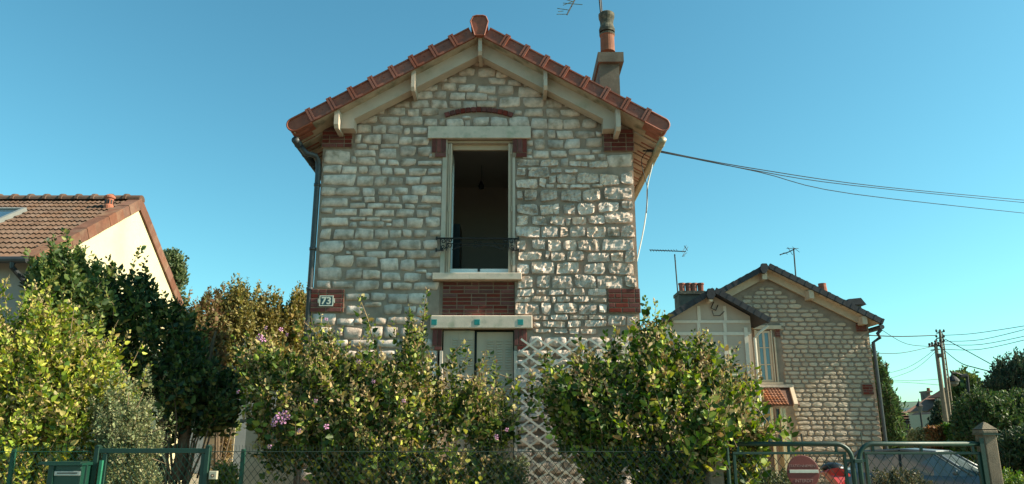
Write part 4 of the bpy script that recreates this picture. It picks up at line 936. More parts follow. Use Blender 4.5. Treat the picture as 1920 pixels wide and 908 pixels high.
# ================================================================== plants
HG = [(.028,.058,.010),(.06,.10,.016),(.22,.26,.04),(.48,.47,.10),(.38,.28,.11)]   # hibiscus leaf greens, young yellow, dry; spread widened to paint in sun and shade
TIP = [(.42,.31,.14),(.36,.36,.10),(.46,.33,.17),(.22,.14,.07)]
def plant(name, label, cat, pxpoly, Y0, T, n, K, L, ls, cols, wts, tips=None, root=None, extra=(), stems=14, sr=.018, group=None, twr=.003, clump=0, width=.34, crown='foliage', trunk=None, more=(), strag=0, **kw):
    tp = shoot_tips(pxpoly, Y0, T, n, clump=clump)
    for mp, mY, mT, mn in more: tp = np.concatenate([tp, shoot_tips(mp, mY, mT, mn)])
    if strag:                                                # loose sprigs standing out of the outline
        cc0 = tp.mean(0); top = tp[np.argsort(-(tp[:,2]+RNG.uniform(0,1.0,len(tp))-.25*np.abs(tp[:,0]-cc0[0])))[:strag*3]][::3]
        o_ = unit(top-cc0+np.array([0,0,.6])); tp = np.concatenate([tp]+[top+o_*RNG.uniform(.02,f,(len(top),1)) for f in (.16,.42)])
    cx_ = tp[:,0].mean(); rt = np.array(root if root else (cx_, Y0, 0.0))
    a = thing(name, (rt[0], Y0, 0), label, cat, group)
    low = rt + np.array([0,0,max(.2, tp[:,2].min()-.3)])
    allp = [shoots(tp, low, K, L, ls, cols, wts, tips, **kw)]
    for ex in extra:                                         # single long upright shoots
        pts = [P(x,y,Y0-.1) for x, y in ex]; q = []
        for i in range(len(pts)-1):
            for f in np.linspace(0,1,5): q.append(np.array(pts[i].lerp(pts[i+1],f)))
        q = np.array(q)+RNG.normal(size=(len(q),3))*.025; k2 = dict(kw); k2['up'] = 1.6; k2['rand'] = .5
        allp.append(shoots(q, low, 6, .16, ls*.9, cols, wts, tips, **k2))
        g = G(); g.tube(pts, [.008]*(len(pts)-1)+[.003], 4); obj('shoot', g, TWIG, a)
    b_ = np.concatenate([p[0] for p in allp]); d_ = np.concatenate([p[1] for p in allp]); s_ = np.concatenate([p[2] for p in allp]); c_ = np.concatenate([p[3] for p in allp])
    k = b_[:,2] > .02
    f = leaf_mesh(crown, b_[k], d_[k], s_[k], c_[k], a, LEAF, width)
    g = twig_geo(allp[0][4], twr, 1); obj('twig', g, TWIG, a, kind='stuff')
    if trunk:
        g = G(); g.tube([Vector(p) for p in trunk[0]], trunk[1], 8); obj('trunk', g, BARK, a)
    if stems:
        g = limbs(rt, tp, stems, sr, n); obj('branch', g, BARK, a, kind='stuff')
    return a
LB = plant('hibiscus_bush', 'big sunlit yellow-green bush filling the left foreground above the mailbox', 'bush',
  [(-60,600),(10,575),(60,585),(110,580),(150,625),(205,640),(235,690),(255,725),(268,765),(272,800),(235,860),(225,1030),(-60,1030)], 9.0, .8, 1700, 18, .42, .070,
  [(.06,.11,.014),(.22,.28,.03),(.46,.46,.07),(.38,.29,.10)], [3,4,4,2], [(.40,.30,.13),(.40,.36,.10),(.42,.31,.15)], extra=[((20,640),(5,525)),((60,600),(70,555)),((230,720),(268,640)),((250,790),(285,770)),((130,640),(140,570)),((190,660),(222,600)),((0,560),(18,515))], clump=3.0, strag=90)
VB = plant('variegated_bush', 'small pale grey-green fine-leaved bush behind the garden gate', 'bush',
  [(185,780),(225,752),(262,750),(292,778),(305,815),(285,845),(302,880),(296,1000),(190,1000)], 8.7, .35, 620, 22, .22, .035,
  [(.15,.18,.08),(.28,.29,.14),(.09,.12,.05),(.34,.32,.18)], [4,4,2,2], None, strag=90, clump=4, extra=[((255,770),(270,735)),((285,810),(318,798)),((215,770),(225,742)),((240,760),(242,735)),((285,860),(312,870))], stems=8, sr=.01, twr=.002)
DT = plant('lilac_tree', 'dark shaded leafy tree in front of the cream gable, its top left corner in sun', 'tree',
  [(72,560),(78,500),(112,472),(150,480),(200,500),(250,500),(285,530),(325,545),(352,600),(400,640),(440,700),(455,745),(440,775),(385,765),(335,782),(302,800),(272,740),(240,690),(200,640),(120,610)], 13.2, .9, 640, 17, .5, .115,
  [(.02,.045,.018),(.04,.075,.022),(.09,.13,.03),(.22,.22,.07)], [3,4,3,1.5], None, root=(P(345,850,13.2).x, 13.2, 0), extra=[((240,520),(262,465)),((210,520),(205,480))], stems=16, sr=.03,  # leaf tones darkened for the house's shade, last one kept for sunlit leaves
  more=[([(375,700),(450,690),(458,765),(400,778)],13.6,.5,110)],
  trunk=([P(330,900,13.2),P(352,790,13.2),P(385,700,13.2),P(405,620,13.2)],[.11,.09,.06,.02]), clump=2.4, crown='crown', strag=70)
for i, (poly, lab, cols, Y) in enumerate((
  ([(352,640),(358,575),(385,552),(412,548),(430,600),(425,700),(390,725),(360,690)], 'shrub with reddish brown leaves beside the dark tree', [(.17,.12,.05),(.13,.13,.045),(.22,.13,.07)], 18.6),
  ([(405,640),(415,560),(432,540),(458,535),(480,555),(500,580),(505,650),(470,720),(420,720)], 'olive-brown tree left of the stone house, tallest and leftmost of its row', [(.20,.17,.05),(.27,.22,.07),(.12,.12,.03)], 19.3),
  ([(470,640),(485,560),(505,548),(530,552),(545,600),(540,690),(500,720)], 'olive-brown tree in the middle of the row left of the stone house', [(.21,.17,.05),(.29,.22,.07),(.13,.13,.03)], 19.8),
  ([(535,640),(540,575),(556,548),(575,545),(590,570),(590,700),(545,700)], 'olive-brown tree close against the drainpipe side of the stone house', [(.23,.18,.05),(.30,.22,.07),(.13,.13,.03)], 20.3))):
    plant('ornamental_tree', lab, 'tree', poly, Y, .9, 360, 18, .55, .10, cols, [3,3,2], None, root=(P((poly[0][0]+poly[-1][0])/2,850,Y).x, Y, 0), stems=3, sr=.03, clump=1.6, strag=30, crown='crown',
      trunk=([(P((poly[0][0]+poly[-1][0])/2,850,Y).x,Y,0), P((poly[0][0]+poly[-1][0])/2,660,Y)],[.09,.04]), extra=[((poly[3][0]-8,poly[3][1]+20),(poly[3][0]-6,poly[3][1]-8))])
plant('tall_tree', 'tree top poking up behind the back slope of the cream house', 'tree', [(300,500),(304,468),(318,470),(332,462),(342,488),(345,512),(330,525),(335,560),(310,560)], 25, .9, 330, 14, .5, .12,
  [(.06,.09,.035),(.10,.13,.05),(.15,.17,.07)], [3,3,2], None, root=(P(322,850,25).x,25,0), stems=6, sr=.04, trunk=([(P(322,850,25).x,25,0),P(325,480,25)],[.12,.02]), crown='crown')
CB = plant('hibiscus_bush', 'wide bush with pink flowers in front of the stone house, below number 73', 'bush',
  [(458,690),(472,640),(505,625),(545,615),(575,640),(620,630),(660,662),(700,645),(735,665),(778,610),(806,660),(828,712),(872,716),(905,695),(928,695),(942,735),(972,765),(985,790),(960,800),(975,850),(960,1040),(600,1040),(590,900),(612,862),(560,850),(530,830),(495,845),(475,828),(495,790),(462,770),(452,730)], 9.5, .85, 1330, 18, .46, .074,
  HG, [4,4,2.2,1.1,1.7], TIP, extra=[((700,640),(690,600),(672,552)),((790,640),(795,590),(801,545)),((775,610),(768,575)),((745,650),(742,598)),((835,690),(852,660),(872,640)),((860,700),(880,660)),((905,680),(912,655)),((955,730),(1005,728)),((620,640),(615,600)),((560,620),(550,600)),((500,625),(490,622)),((930,700),(965,712)),((500,800),(478,830),(500,845)),((470,790),(460,770))], stems=26, sr=.016, clump=2.8, strag=230, tipf=.38)
RB = plant('hibiscus_bush', 'large leafy green bush between the trellis and the double gate', 'bush',
  [(1022,722),(1035,680),(1070,672),(1100,655),(1130,668),(1160,632),(1180,655),(1205,600),(1240,605),(1262,665),(1290,668),(1312,635),(1332,672),(1372,705),(1408,700),(1402,735),(1400,770),(1430,795),(1445,815),(1420,850),(1395,885),(1385,1040),(1065,1040),(1100,930),(1085,860),(1060,825),(1040,790),(1022,760)], 9.5, .9, 1230, 18, .46, .084,
  [(.028,.06,.010),(.065,.115,.014),(.21,.28,.032),(.46,.47,.08),(.34,.24,.10)], [3.5,4,2.6,1.2,1], TIP, extra=[((1150,650),(1158,612)),((1200,620),(1208,592)),((1240,620),(1242,585)),((1310,645),(1312,615)),((1370,690),(1412,684)),((1340,670),(1352,640)),((1400,740),(1445,800),(1468,790)),((1410,800),(1472,815)),((1020,680),(1030,650)),((1090,660),(1085,630)),((1270,650),(1290,628))], stems=24, sr=.016, clump=2.6, strag=230, tipf=.38, more=[([(1325,780),(1400,770),(1440,800),(1430,830),(1400,850),(1390,900),(1345,905),(1330,850)],8.35,.22,130),([(1300,760),(1345,750),(1352,800),(1340,830),(1300,830)],8.0,.25,70)])  # leaf tones also carry painted sun and deep shade
plant('climbing_shrub', 'sunlit green leafy shrub against the front corner of the cream house', 'shrub',  # separate plant for the dark tree's sunlit corner, sun put into brighter leaves
  [(58,600),(66,520),(80,490),(112,470),(148,478),(160,520),(195,545),(190,620),(110,640)], 12.0, .5, 420, 18, .42, .095,
  [(.045,.085,.022),(.085,.13,.03),(.20,.22,.06)], [3,3,2], None, root=(P(130,850,12).x,12.0,0), extra=[((110,480),(116,456)),((150,480),(160,462)),((180,540),(215,500)),((75,500),(70,478))], stems=8, clump=2.4, strag=60)
# flowers of the middle bush
PK = mat('pink_petal', (.50,.22,.38), .6, .12, 20); PKC = mat('crimson_centre', (.35,.03,.10), .6); YEL = mat('stamen', (.75,.68,.45), .6)
def flower(x, y, r, a, Y=8.62):
    r *= .8
    c = P(x,y,Y); fl = None; d = Vector((random.uniform(-.6,.6),-1,random.uniform(-.3,.5))).normalized(); u = d.cross(Vector((0,0,1))).normalized(); w = u.cross(d)
    g = G(); 
    for k in range(5):
        an_ = k*2*pi/5+random.uniform(-.15,.15); rr_ = r*random.uniform(.85,1.1); vs = []
        for q, hw, lift in ((.12,.06,0),(.5,.30,.15),(.85,.40,.18),(1.05,.18,.02)):
            for s_ in (-1,0,1):
                b_ = u*cos(an_+s_*hw)*rr_*q + w*sin(an_+s_*hw)*rr_*q + d*(lift-(.08 if s_ == 0 else 0)+ .4*q*(1-q))*r; vs.append(c+b_)
        g.add(vs, [(i*3+j,i*3+j+1,i*3+j+4,i*3+j+3) for i in range(3) for j in (0,1)])
    fl = obj('flower', g, PK, a); g = G(); g.tube([c, c+d*r*.55], [r*.10,r*.05], 5); obj('stamen', g, YEL, fl); g = G(); g.tube([c-d*.002, c+d*r*.12], [r*.24,r*.12], 6); obj('flower_centre', g, PKC, fl)
for x,y,r in ((487,632,.055),(493,637,.045),(525,780,.062),(516,787,.05),(534,776,.055),(530,790,.05),(540,783,.045),(513,795,.04),(561,808,.035),(612,800,.04),(672,678,.035),(446,735,.03),(757,752,.03),(498,615,.03),(527,618,.035),(538,628,.03),(612,599,.028),(505,838,.035),(930,818,.032),(950,806,.03),(700,716,.03),(592,752,.03)): flower(x,y,r,CB)
for x,y,r in ((931,822,.03),): flower(x,y,r,CB,8.7)
# plants further back on the right
def tree(name, label, cat, poly, Y, T, n, ls, cols, L=.6, K=16, trk=None, **kw):
    bx = sum(p[0] for p in poly)/len(poly)
    return plant(name, label, cat, poly, Y, T, n, K, L, ls, cols, [3,3,2][:len(cols)], None, root=(P(bx,850,Y).x,Y,0), stems=10, sr=.05, crown='crown', twr=.008, trunk=([(P(bx,850,Y).x,Y,-.1),P(bx,min(p[1] for p in poly)+40,Y)],[.2,.05]), **kw)
tree('conifer_tree','tall green conifer just right of the far stone house','tree',[(1630,640),(1638,660),(1655,690),(1662,720),(1680,745),(1680,775),(1690,800),(1692,850),(1630,850)],36,1.6,1100,.20,[(.045,.085,.03),(.075,.12,.04),(.13,.18,.06)],L=1.0,width=.2)
tree('cedar_tree','dark blue-green tree at the upper right edge','tree',[(1848,735),(1840,710),(1862,690),(1875,665),(1900,655),(1925,645),(1990,640),(1990,760),(1900,760)],30,2.0,1100,.16,[(.025,.05,.03),(.04,.07,.035),(.05,.08,.04)],L=.9,clump=.6,width=.22)
tree('green_tree','dense green tree between the curved street lamp and the gate pillar','tree',[(1790,820),(1788,770),(1800,735),(1830,722),(1870,735),(1900,728),(1935,730),(1990,735),(1990,860),(1860,860),(1800,835)],22,1.8,1900,.115,[(.035,.07,.02),(.06,.10,.028),(.10,.14,.045)],L=.6,clump=.8)
tree('yellowish_tree','yellow-green tree behind the tall utility poles','tree',[(1772,800),(1778,740),(1785,705),(1800,690),(1815,700),(1828,705),(1840,740),(1840,810)],44,2.2,800,.27,[(.09,.12,.035),(.15,.18,.05),(.05,.08,.025)],L=1.2,clump=.4,extra=[((1805,710),(1806,690)),((1822,715),(1828,696)),((1790,710),(1788,698))])
tree('spruce_tree','small dark spruce in front of the white house','tree',[(1755,752),(1762,745),(1768,780),(1775,812),(1743,812),(1748,798),(1738,793),(1751,782)],40,.6,300,.17,[(.02,.04,.022),(.03,.055,.028),(.045,.07,.03)],L=.8,width=.2)
tree('rear_hedge_tree','shady dark trees at the right edge behind the gate pillar','tree',[(1862,940),(1868,840),(1890,800),(1990,790),(1990,960)],17,1.2,900,.11,[(.02,.045,.018),(.035,.06,.02),(.05,.08,.028)],L=.5)
plant('pale_bush','pale olive bush at the foot of the white house','bush',[(1702,830),(1706,805),(1725,800),(1745,806),(1752,830),(1750,850),(1702,850)],30,.8,350,16,.5,.10,[(.16,.17,.08),(.24,.22,.11),(.10,.11,.04)],[3,3,2],None,stems=8,sr=.02)
def hedge(label, x0, x1, yt, Y, d, cols, n, ls):
    a = thing('clipped_hedge', (P((x0+x1)/2,830,Y).x,Y,0), label, 'hedge'); a0,a1,zt_ = P(x0,830,Y).x,P(x1,830,Y).x,P((x0+x1)/2,yt,Y).z
    g = G(); g.box(a0+.1,Y-d+.1,-.1,a1-.1,Y+d-.1,zt_-.1); obj('dark_core', g, mat('hedge_inside',(.03,.035,.015),1), a)  # solid dark core, shade between the leaves put into its colour
    b_ = np.stack([RNG.uniform(a0,a1,n), RNG.uniform(Y-d,Y+d,n), RNG.uniform(-.1,zt_,n)],1); fc = RNG.integers(0,4,n)
    b_[fc==0,2] = zt_; b_[fc==1,1] = Y-d; b_[fc==2,1] = Y-d; b_[fc==3,0] = RNG.choice([a0,a1],(fc==3).sum()); b_ += RNG.normal(size=(n,3))*.035*(1+0*n)
    o_ = b_-np.array([(a0+a1)/2,Y,zt_/2]); leaf_mesh('foliage', b_, unit(o_)+RNG.normal(size=(n,3))*.5, RNG.uniform(.6,1.3,n)*ls, mixcol(cols,[1]*len(cols),n), a, LEAF)
hedge('clipped orange-brown hedge to the left of the green one',1748,1779,806,25,.3,[(.24,.10,.04),(.20,.10,.045),(.14,.11,.04)],5000,.09)
hedge('clipped green hedge between the orange one and the gate pillar',1780,1836,800,24.5,.3,[(.07,.15,.02),(.12,.22,.03),(.05,.10,.02)],7000,.08)
plant('corner_bush','bright green bush in the bottom right corner beyond the pillar','bush',[(1880,1000),(1882,885),(1892,872),(1915,885),(1950,900),(1990,920),(1990,1000)],10.5,.5,420,18,.3,.06,[(.08,.15,.02),(.15,.22,.03),(.20,.25,.05)],[3,3,2],None,stems=8)
plant('garden_shrub','low dull shrub behind the left gate leaf','bush',[(1375,1000),(1385,865),(1430,872),(1480,880),(1500,910),(1500,1000)],11.0,.6,520,18,.3,.055,[(.09,.11,.04),(.15,.15,.07),(.06,.08,.03)],[3,3,2],None,stems=10)
plant('garden_shrub','low dry brownish shrub behind the right gate leaf, in front of the silver car','bush',[(1640,1000),(1636,880),(1680,872),(1715,880),(1738,893),(1765,925),(1765,1000)],10.0,.4,620,18,.28,.05,[(.09,.085,.04),(.13,.11,.06),(.05,.06,.03)],[3,3,2],None,stems=10)
plant('garden_shrub','small yellow-green shrub beside the doorbell','bush',[(392,1000),(396,878),(412,862),(436,868),(450,885),(448,1000)],9.6,.3,300,16,.25,.06,[(.10,.16,.03),(.20,.25,.05),(.26,.26,.08)],[3,3,2],None,stems=6)
plant('garden_shrub','grey-green shrub under the shutters behind the wire fence','bush',[(770,1000),(790,870),(850,850),(900,860),(985,850),(995,1000)],10.4,.4,620,18,.3,.05,[(.12,.15,.07),(.18,.20,.09),(.07,.10,.04)],[3,3,2],None,stems=8)
plant('garden_shrub','bright yellow-green hedge top above the weathered board fence','bush',[(380,800),(382,775),(400,768),(425,775),(448,780),(455,800)],23.5,.6,260,16,.4,.10,[(.15,.2,.04),(.22,.25,.07),(.08,.11,.03)],[3,3,2],None,stems=6)
# far-off ground cover line of vegetation in the gap right of the car
plant('climbing_vine','dry climber hanging down the weathered board fence','vine',[(412,850),(414,815),(422,805),(432,812),(434,850)],22.4,.12,60,14,.3,.08,[(.22,.14,.06),(.28,.2,.09)],[1,1],None,stems=4)

# house far behind on the left, board fence
bk = thing('back_house', (P(400,800,32).x,32,0), 'low red roofed house glimpsed between the cream house and the olive-brown trees', 'house')
g = G(); q = prect(335,566,600,610,32); g.hexa([(q[0],31.4,q[1]),(q[2],31.4,q[1]),(q[2],39,q[1]),(q[0],39,q[1]),(q[0],35,q[3]),(q[2],35,q[3]),(q[2],35.3,q[3]),(q[0],35.3,q[3])]); obj('roof', g, mat('orange_roof',(.34,.14,.08),.9,.25,2.5,.4,8), bk)
g = G(); g.box(q[0]+.1,32,0,q[2]-.1,38.5,q[1]); obj('wall', g, GREYRENDER, bk)
bf = thing('board_fence', (P(410,860,22.6).x,22.6,0), 'sunlit weathered horizontal board fence between the cream house and the bushes', 'fence')
a,b,c,e = prect(379,794,437,900,22.6)
for k in range(9):
    h_ = (e-0)/9; g = G(); g.box(a,22.6+random.uniform(0,.01),k*h_+.012,c,22.64,(k+1)*h_-.006); obj('board', g, WOOD, bf)
g = G(); x_ = P(392,800,22.5).x; g.tube([(x_-.2,22.5,.3),(x_+.12,22.5,e-.05)], .03, 5); o = obj('leaning_pole', g, IRON); tag(o, 'thin dark pole leaning against the weathered board fence', 'pole')

# ================================================================== street fence and gates, Y = 8
YS = 8.0
def chainlink(x0, x1, z0, z1, Y, parent, pitch=.070, r=.0030, m=WIRE, ang=1.25):
    g = G(); h = z1-z0; dx_ = h/ang; k = x0-dx_
    while k < x1:
        for s_ in (1,-1):
            if s_ > 0: a_, b_ = (k, z0), (k+dx_, z1)
            else: a_, b_ = (k+dx_, z0), (k, z1)
            (xa_, za_), (xb_, zb_) = a_, b_; f0, f1 = 0, 1
            for X_, lo in ((x0,True),(x1,False)):
                t_ = (X_-xa_)/(xb_-xa_)
                if (xb_ > xa_) == lo: f0 = max(f0, t_)
                else: f1 = min(f1, t_)
            if f1-f0 > .02:
                q0 = Vector((xa_+(xb_-xa_)*f0, Y+s_*.0015, za_+(zb_-za_)*f0)); q1 = Vector((xa_+(xb_-xa_)*f1, Y+s_*.0015, za_+(zb_-za_)*f1)); g.tube([q0,q1], r, 3, False)
        k += pitch
    return obj('wire_mesh', g, m, parent, kind='stuff')
GW = mat('green_wire',(.015,.07,.045),.5,.1,5)
zt_ = P(700,847,YS).z; ztop = P(700,836,YS).z
def fence(label, x0, x1, posts, m=WIRE):
    X0_, X1_ = P(x0,850,YS).x, P(x1,850,YS).x; a = thing('wire_fence', ((X0_+X1_)/2,YS,0), label, 'fence')
    chainlink(X0_, X1_, .12, zt_, YS, a, m=m)
    for z_ in (zt_, .75, .2): g = G(); g.tube([(X0_,YS-.004,z_),(X1_,YS-.004,z_)], .0035, 4); obj('tension_wire', g, m, a)
    g = G(); x_ = X0_
    while x_ < X1_: g.tube([(x_,YS,zt_-.0),(x_+.006,YS-.003,(zt_+ztop)/2),(x_-.004,YS,ztop+random.uniform(-.008,.012))], .0022, 3); x_ += .035
    obj('wire_barbs', g, m, a, kind='stuff')
    for p in posts:
        g = G(); x_ = P(p,870,YS).x; g.box(x_-.018,YS+.005,0,x_+.018,YS+.04,zt_+.01); g.tube([(x_,YS+.02,zt_+.01),(x_,YS+.02,zt_+.025)], .022, 6); obj('post', g, GW, a)
fence('green wire fence at the far left, behind the mailbox', -60, 172, (20,), GW)
fence('dark chain-link fence between the garden gate and the double gate', 391, 1330, (453,))
# garden gate
gg_ = thing('garden_gate', (P(280,880,YS).x, YS, 0), 'single green garden gate of square tube and wire in front of the variegated bush', 'gate')
def bar(x0,y0,x1,y1,d0,d1,name,par,m=GREEN,zb=None):
    a,b,c,e = prect(x0,y0,x1,y1,YS); b = zb if zb is not None else b; g = G(); g.box(a,YS+d0,b,c,YS+d1,e,.004); return obj(name, g, m, par)
bar(183,841,388,850,-.02,.02,'top_rail',gg_); bar(184,850.5,193,1000,-.018,.02,'stile',gg_,zb=.1); bar(371,850.5,380,1000,-.018,.02,'stile',gg_,zb=.1)
X0_,X1_ = P(193,880,YS).x, P(371,880,YS).x
g = G(); g.box(X0_,YS-.018,.1,X1_,YS+.02,.14); obj('bottom_rail', g, GREEN, gg_)
chainlink(X0_,X1_,.14,P(280,850,YS).z,YS,gg_,m=GW)
g = G(); x_ = X0_-.02
while x_ < X1_: g.tube([(x_,YS,P(280,841,YS).z),(x_,YS,P(280,832,YS).z)], .0022, 3); x_ += .045
obj('wire_barbs', g, GW, gg_, kind='stuff')
g = G(); p = P(189,882,YS); g.box(p.x-.0,YS-.05,p.z-.2,p.x+.03,YS-.021,p.z+.1); obj('lock_case', g, mat('lighter_green',(.03,.17,.10),.4), gg_)
def post(x0,x1,yt,label):
    a,b,c,e = prect(x0,yt,x1,950,YS); g = G(); g.box(a,YS-.03,0,c,YS+.035,e,.004); g.prism([(a-.004,e),(c+.004,e),((a+c)/2,e+.02)],YS-.034,YS+.039); o = obj('gate_post', g, GREEN); tag(o, label, 'gate post'); return o
post(172.5,181.5,838,'green square gate post between the mailbox and the garden gate'); post(381.5,390,838,'green square gate post beside the small doorbell')
# letter box on its bracket
mb = thing('mailbox', (P(128,890,YS).x,YS-.15,P(128,950,YS).z), 'dark green mailbox with silver letter flap at the bottom left', 'mailbox')
a,b,c,e = prect(96,871,159,945,YS-.1); g = G(); g.box(a,YS-.2,b,c,YS+.1,e,.012); obj('box', g, DGREEN, mb)
g = G(); g.hexa([(a-.015,YS-.225,e-.006),(c+.015,YS-.225,e-.006),(c+.015,YS+.11,e-.006),(a-.015,YS+.11,e-.006),(a-.015,YS-.225,e+.012),(c+.015,YS-.225,e+.012),(c+.015,YS+.11,e+.03),(a-.015,YS+.11,e+.03)]); obj('lid', g, DGREEN, mb)
for q in ((95,872,98,950),(157,872,160,950)): g = G(); a1,b1,c1_,e1 = prect(*q,YS-.2); g.box(a1,YS-.218,b1,c1_,YS-.199,e1); obj('frame', g, GREEN, mb)
a1,b1,c1_,e1 = prect(103,883.5,152,892,YS-.2); g = G(); g.box(a1,YS-.215,b1,c1_,YS-.2,e1,.003); fl = obj('letter_flap', g, mat('silver_flap',(.42,.42,.40),.35,.08,8,metal=.6), mb)
g = G(); h_ = e1-b1; g.box(a1+.03,YS-.2175,b1+h_*.45,c1_-.03,YS-.2153,b1+h_*.7); obj('slot', g, BLACK, fl)
bar(94,865,172,870.5,-.20,.0,'bracket',mb)
# doorbell
db = thing('doorbell', (P(398,892,YS).x,YS-.05,P(398,899,YS).z), 'small beige doorbell box on the wire beside the gate post', 'doorbell'); a,b,c,e = prect(391.5,883.5,406,899,YS-.05)
g = G(); g.box(a,YS-.05,b,c,YS-.01,e,.004); obj('case', g, mat('beige_plastic',(.42,.38,.28),.5), db)
p = Vector(((a+c)/2,YS-.05,(b+e)/2-.004)); g = G(); g.tube([p, p-Vector((0,.006,0))], .017, 12); bt = obj('button_ring', g, IRON, db); g = G(); g.tube([p-Vector((0,.006,0)), p-Vector((0,.010,0))], .009, 10); obj('button', g, BEIGEMETAL, bt)
# pillars
lp = thing('gate_pillar', (P(1344,880,YS).x,YS+.1,0), 'narrow grey concrete gate pillar half overhung by the green bush', 'pillar')
a,b,c,e = prect(1329.5,822,1358,950,YS); g = G(); g.box(a,YS+.01,0,c,YS+.2,e,.012); obj('shaft', g, PILLAR, lp)
rp = thing('gate_pillar', (P(1862,880,YS).x,YS+.1,0), 'concrete gate pillar with faceted cap at the right end of the double gate', 'pillar')
a,b,c,e = prect(1855,822,1880,950,YS-.02); zc1 = P(1860,813,YS).z; g = G(); g.box(a,YS-.02,0,c,YS+.13,zc1,.012); obj('shaft', g, PILLAR, rp)
a1,_,c1_,e1 = prect(1839,794,1873,806,YS-.05); z1_, z2_ = P(1856,806,YS).z, P(1856,797,YS).z
g = G(); g.box(a-.012,YS-.035,zc1+.001,c+.012,YS+.145,zc1+.035,.008); obj('neck', g, PILLAR, rp)
g = G(); zz = zc1+.036; zt2 = P(1856,803,YS).z; za_ = P(1856,791,YS).z; A4 = lambda k,z: [(a-k,YS-.02-k,z),(c+k,YS-.02-k,z),(c+k,YS+.13+k,z),(a-k,YS+.13+k,z)]
vs = A4(-.005,zz)+A4(.012,(zz+zt2)/2)+A4(.0,zt2)+A4(-.055,za_-.008)+[((a+c)/2,YS+.055,za_)]
fs = [(0,3,2,1)]; 
for L_ in range(3): fs += [(L_*4+i,L_*4+(i+1)%4,L_*4+4+(i+1)%4,L_*4+4+i) for i in range(4)]
fs += [(12+i,12+(i+1)%4,16) for i in range(4)]; g.add(vs,fs); obj('cap', g, PILLAR, rp)
g = G(); g.box(a-.02,YS-.05,P(1856,815.5,YS).z,c+.03,YS+.15,P(1856,813,YS).z); obj('strap', g, GREEN, rp)
# double gate
def leaf(label, hx, px_c, xi0, xi1, mirror):
    a = thing('driveway_gate', (P(hx,880,YS).x,YS,0), label, 'gate', 'leaves of the green double gate'); zt = P(1500,832.5,YS).z; r = .024
    Xh, Xc = P(hx,870,YS).x, P(px_c,880,YS).x; s_ = 1 if Xc > Xh else -1; R0 = .16
    pts = [Vector((Xh,YS,zt))] + [Vector((Xc-s_*R0+s_*R0*sin(k*pi/16),YS,zt-R0+R0*cos(k*pi/16))) for k in range(9)] + [Vector((Xc,YS,.08))]
    g = G(); g.tube(pts, r, 12); obj('outer_tube', g, GREEN, a, smooth=True)
    Xi0, Xi1 = P(xi0,880,YS).x, P(xi1,880,YS).x; zi = P(1500,849.5,YS).z; w_ = .015
    g = G(); g.box(min(Xi0,Xi1)-w_,YS-w_,zi-w_,max(Xi0,Xi1)+w_,YS+w_,zi+w_*.7,.003); obj('inner_rail', g, GREEN, a)
    g = G(); g.box(min(Xi0,Xi1)-w_,YS-w_,.1,max(Xi0,Xi1)+w_,YS+w_,.14,.003); obj('bottom_rail', g, GREEN, a)
    for X_ in (Xi0,Xi1): g = G(); g.box(X_-w_,YS-w_+.001,.14,X_+w_,YS+w_-.001,zi-w_-.001,.003); obj('stile', g, GREEN, a)
    for f in (.04,.5,.93): X_ = Xi0+(Xi1-Xi0)*f; g = G(); g.box(X_-.013,YS-.010,zi+w_*.7,X_+.013,YS+.010,zt-.015); obj('spacer', g, GREEN, a)
    g = G(); X_ = Xi1; g.box(min(X_,Xc)+.01,YS-.012,P(1,866,YS).z,max(X_,Xc)-.005,YS+.012,P(1,861,YS).z); obj('spacer', g, GREEN, a)
    chainlink(min(Xi0,Xi1)+w_,max(Xi0,Xi1)-w_,.14,zi-w_,YS,a,m=WIRE,pitch=.098,r=.0036,ang=1.3)
    return a
GL = leaf('left leaf of the green double gate, carrying the round red sign', 1374, 1600, 1378, 1586, 0)
GR = leaf('right leaf of the green double gate, in front of the silver car', 1840, 1613, 1838, 1626, 1)
for i, (x_, t_) in enumerate(((1365,'left'),(1841,'right'))):
    pass
g = G(); a = P(1365.5,880,YS).x; g.tube([(a,YS,.0),(a,YS,P(1365,836,YS).z)], .021, 10); o = obj('hinge_post', g, GREEN); tag(o, 'slim green hinge post standing against the narrow left pillar', 'gate post')
g = G(); a,b,c,e = prect(1842,822,1848,950,YS); g.box(a,YS-.035,0,c+.01,YS+.03,e); o = obj('hinge_post', g, GREEN); tag(o, 'green flat hinge bar against the capped right pillar', 'gate post')
g = G(); a,b,c,e = prect(1599,861,1614,868,YS); g.box(a,YS-.045,b,c,YS-.025,e,.004); g.box(a+.02,YS-.0249,b+.005,a+.04,YS-.0,e-.005); obj('latch', g, GREEN, GL)
g = G(); g.tube([(P(1470,850,YS+.3).x,YS+.3,.0),(P(1507,830,YS+.3).x-.0,YS+.3,P(1504,814,YS+.3).z)], .008, 6); 
st_ = G(); xs_ = P(1504,830,YS+.25).x; st_.tube([(xs_+.01,YS+.25,0),(xs_,YS+.25,P(1504,813,YS+.25).z)], .008, 6); o = obj('iron_stake', st_, IRON); tag(o, 'thin black iron stake just behind the red round sign', 'stake')
st_ = G(); xs_ = P(1616,830,YS+.4).x; st_.tube([(xs_+.01,YS+.4,0),(xs_,YS+.4,P(1616,811,YS+.4).z)], .006, 6); o = obj('iron_stake', st_, WIRE); tag(o, 'thin stake behind the meeting point of the double gate', 'stake')
g = G(); g.tube([P(1560,831,YS+.05),P(1585,826,YS+.08),P(1605,824.5,YS+.1),P(1630,827,YS+.05),P(1650,830,YS)], .008, 6); o = obj('twig', g, BARK); tag(o, 'bare thin arched stick lying across the tops of both gate leaves', 'stick')
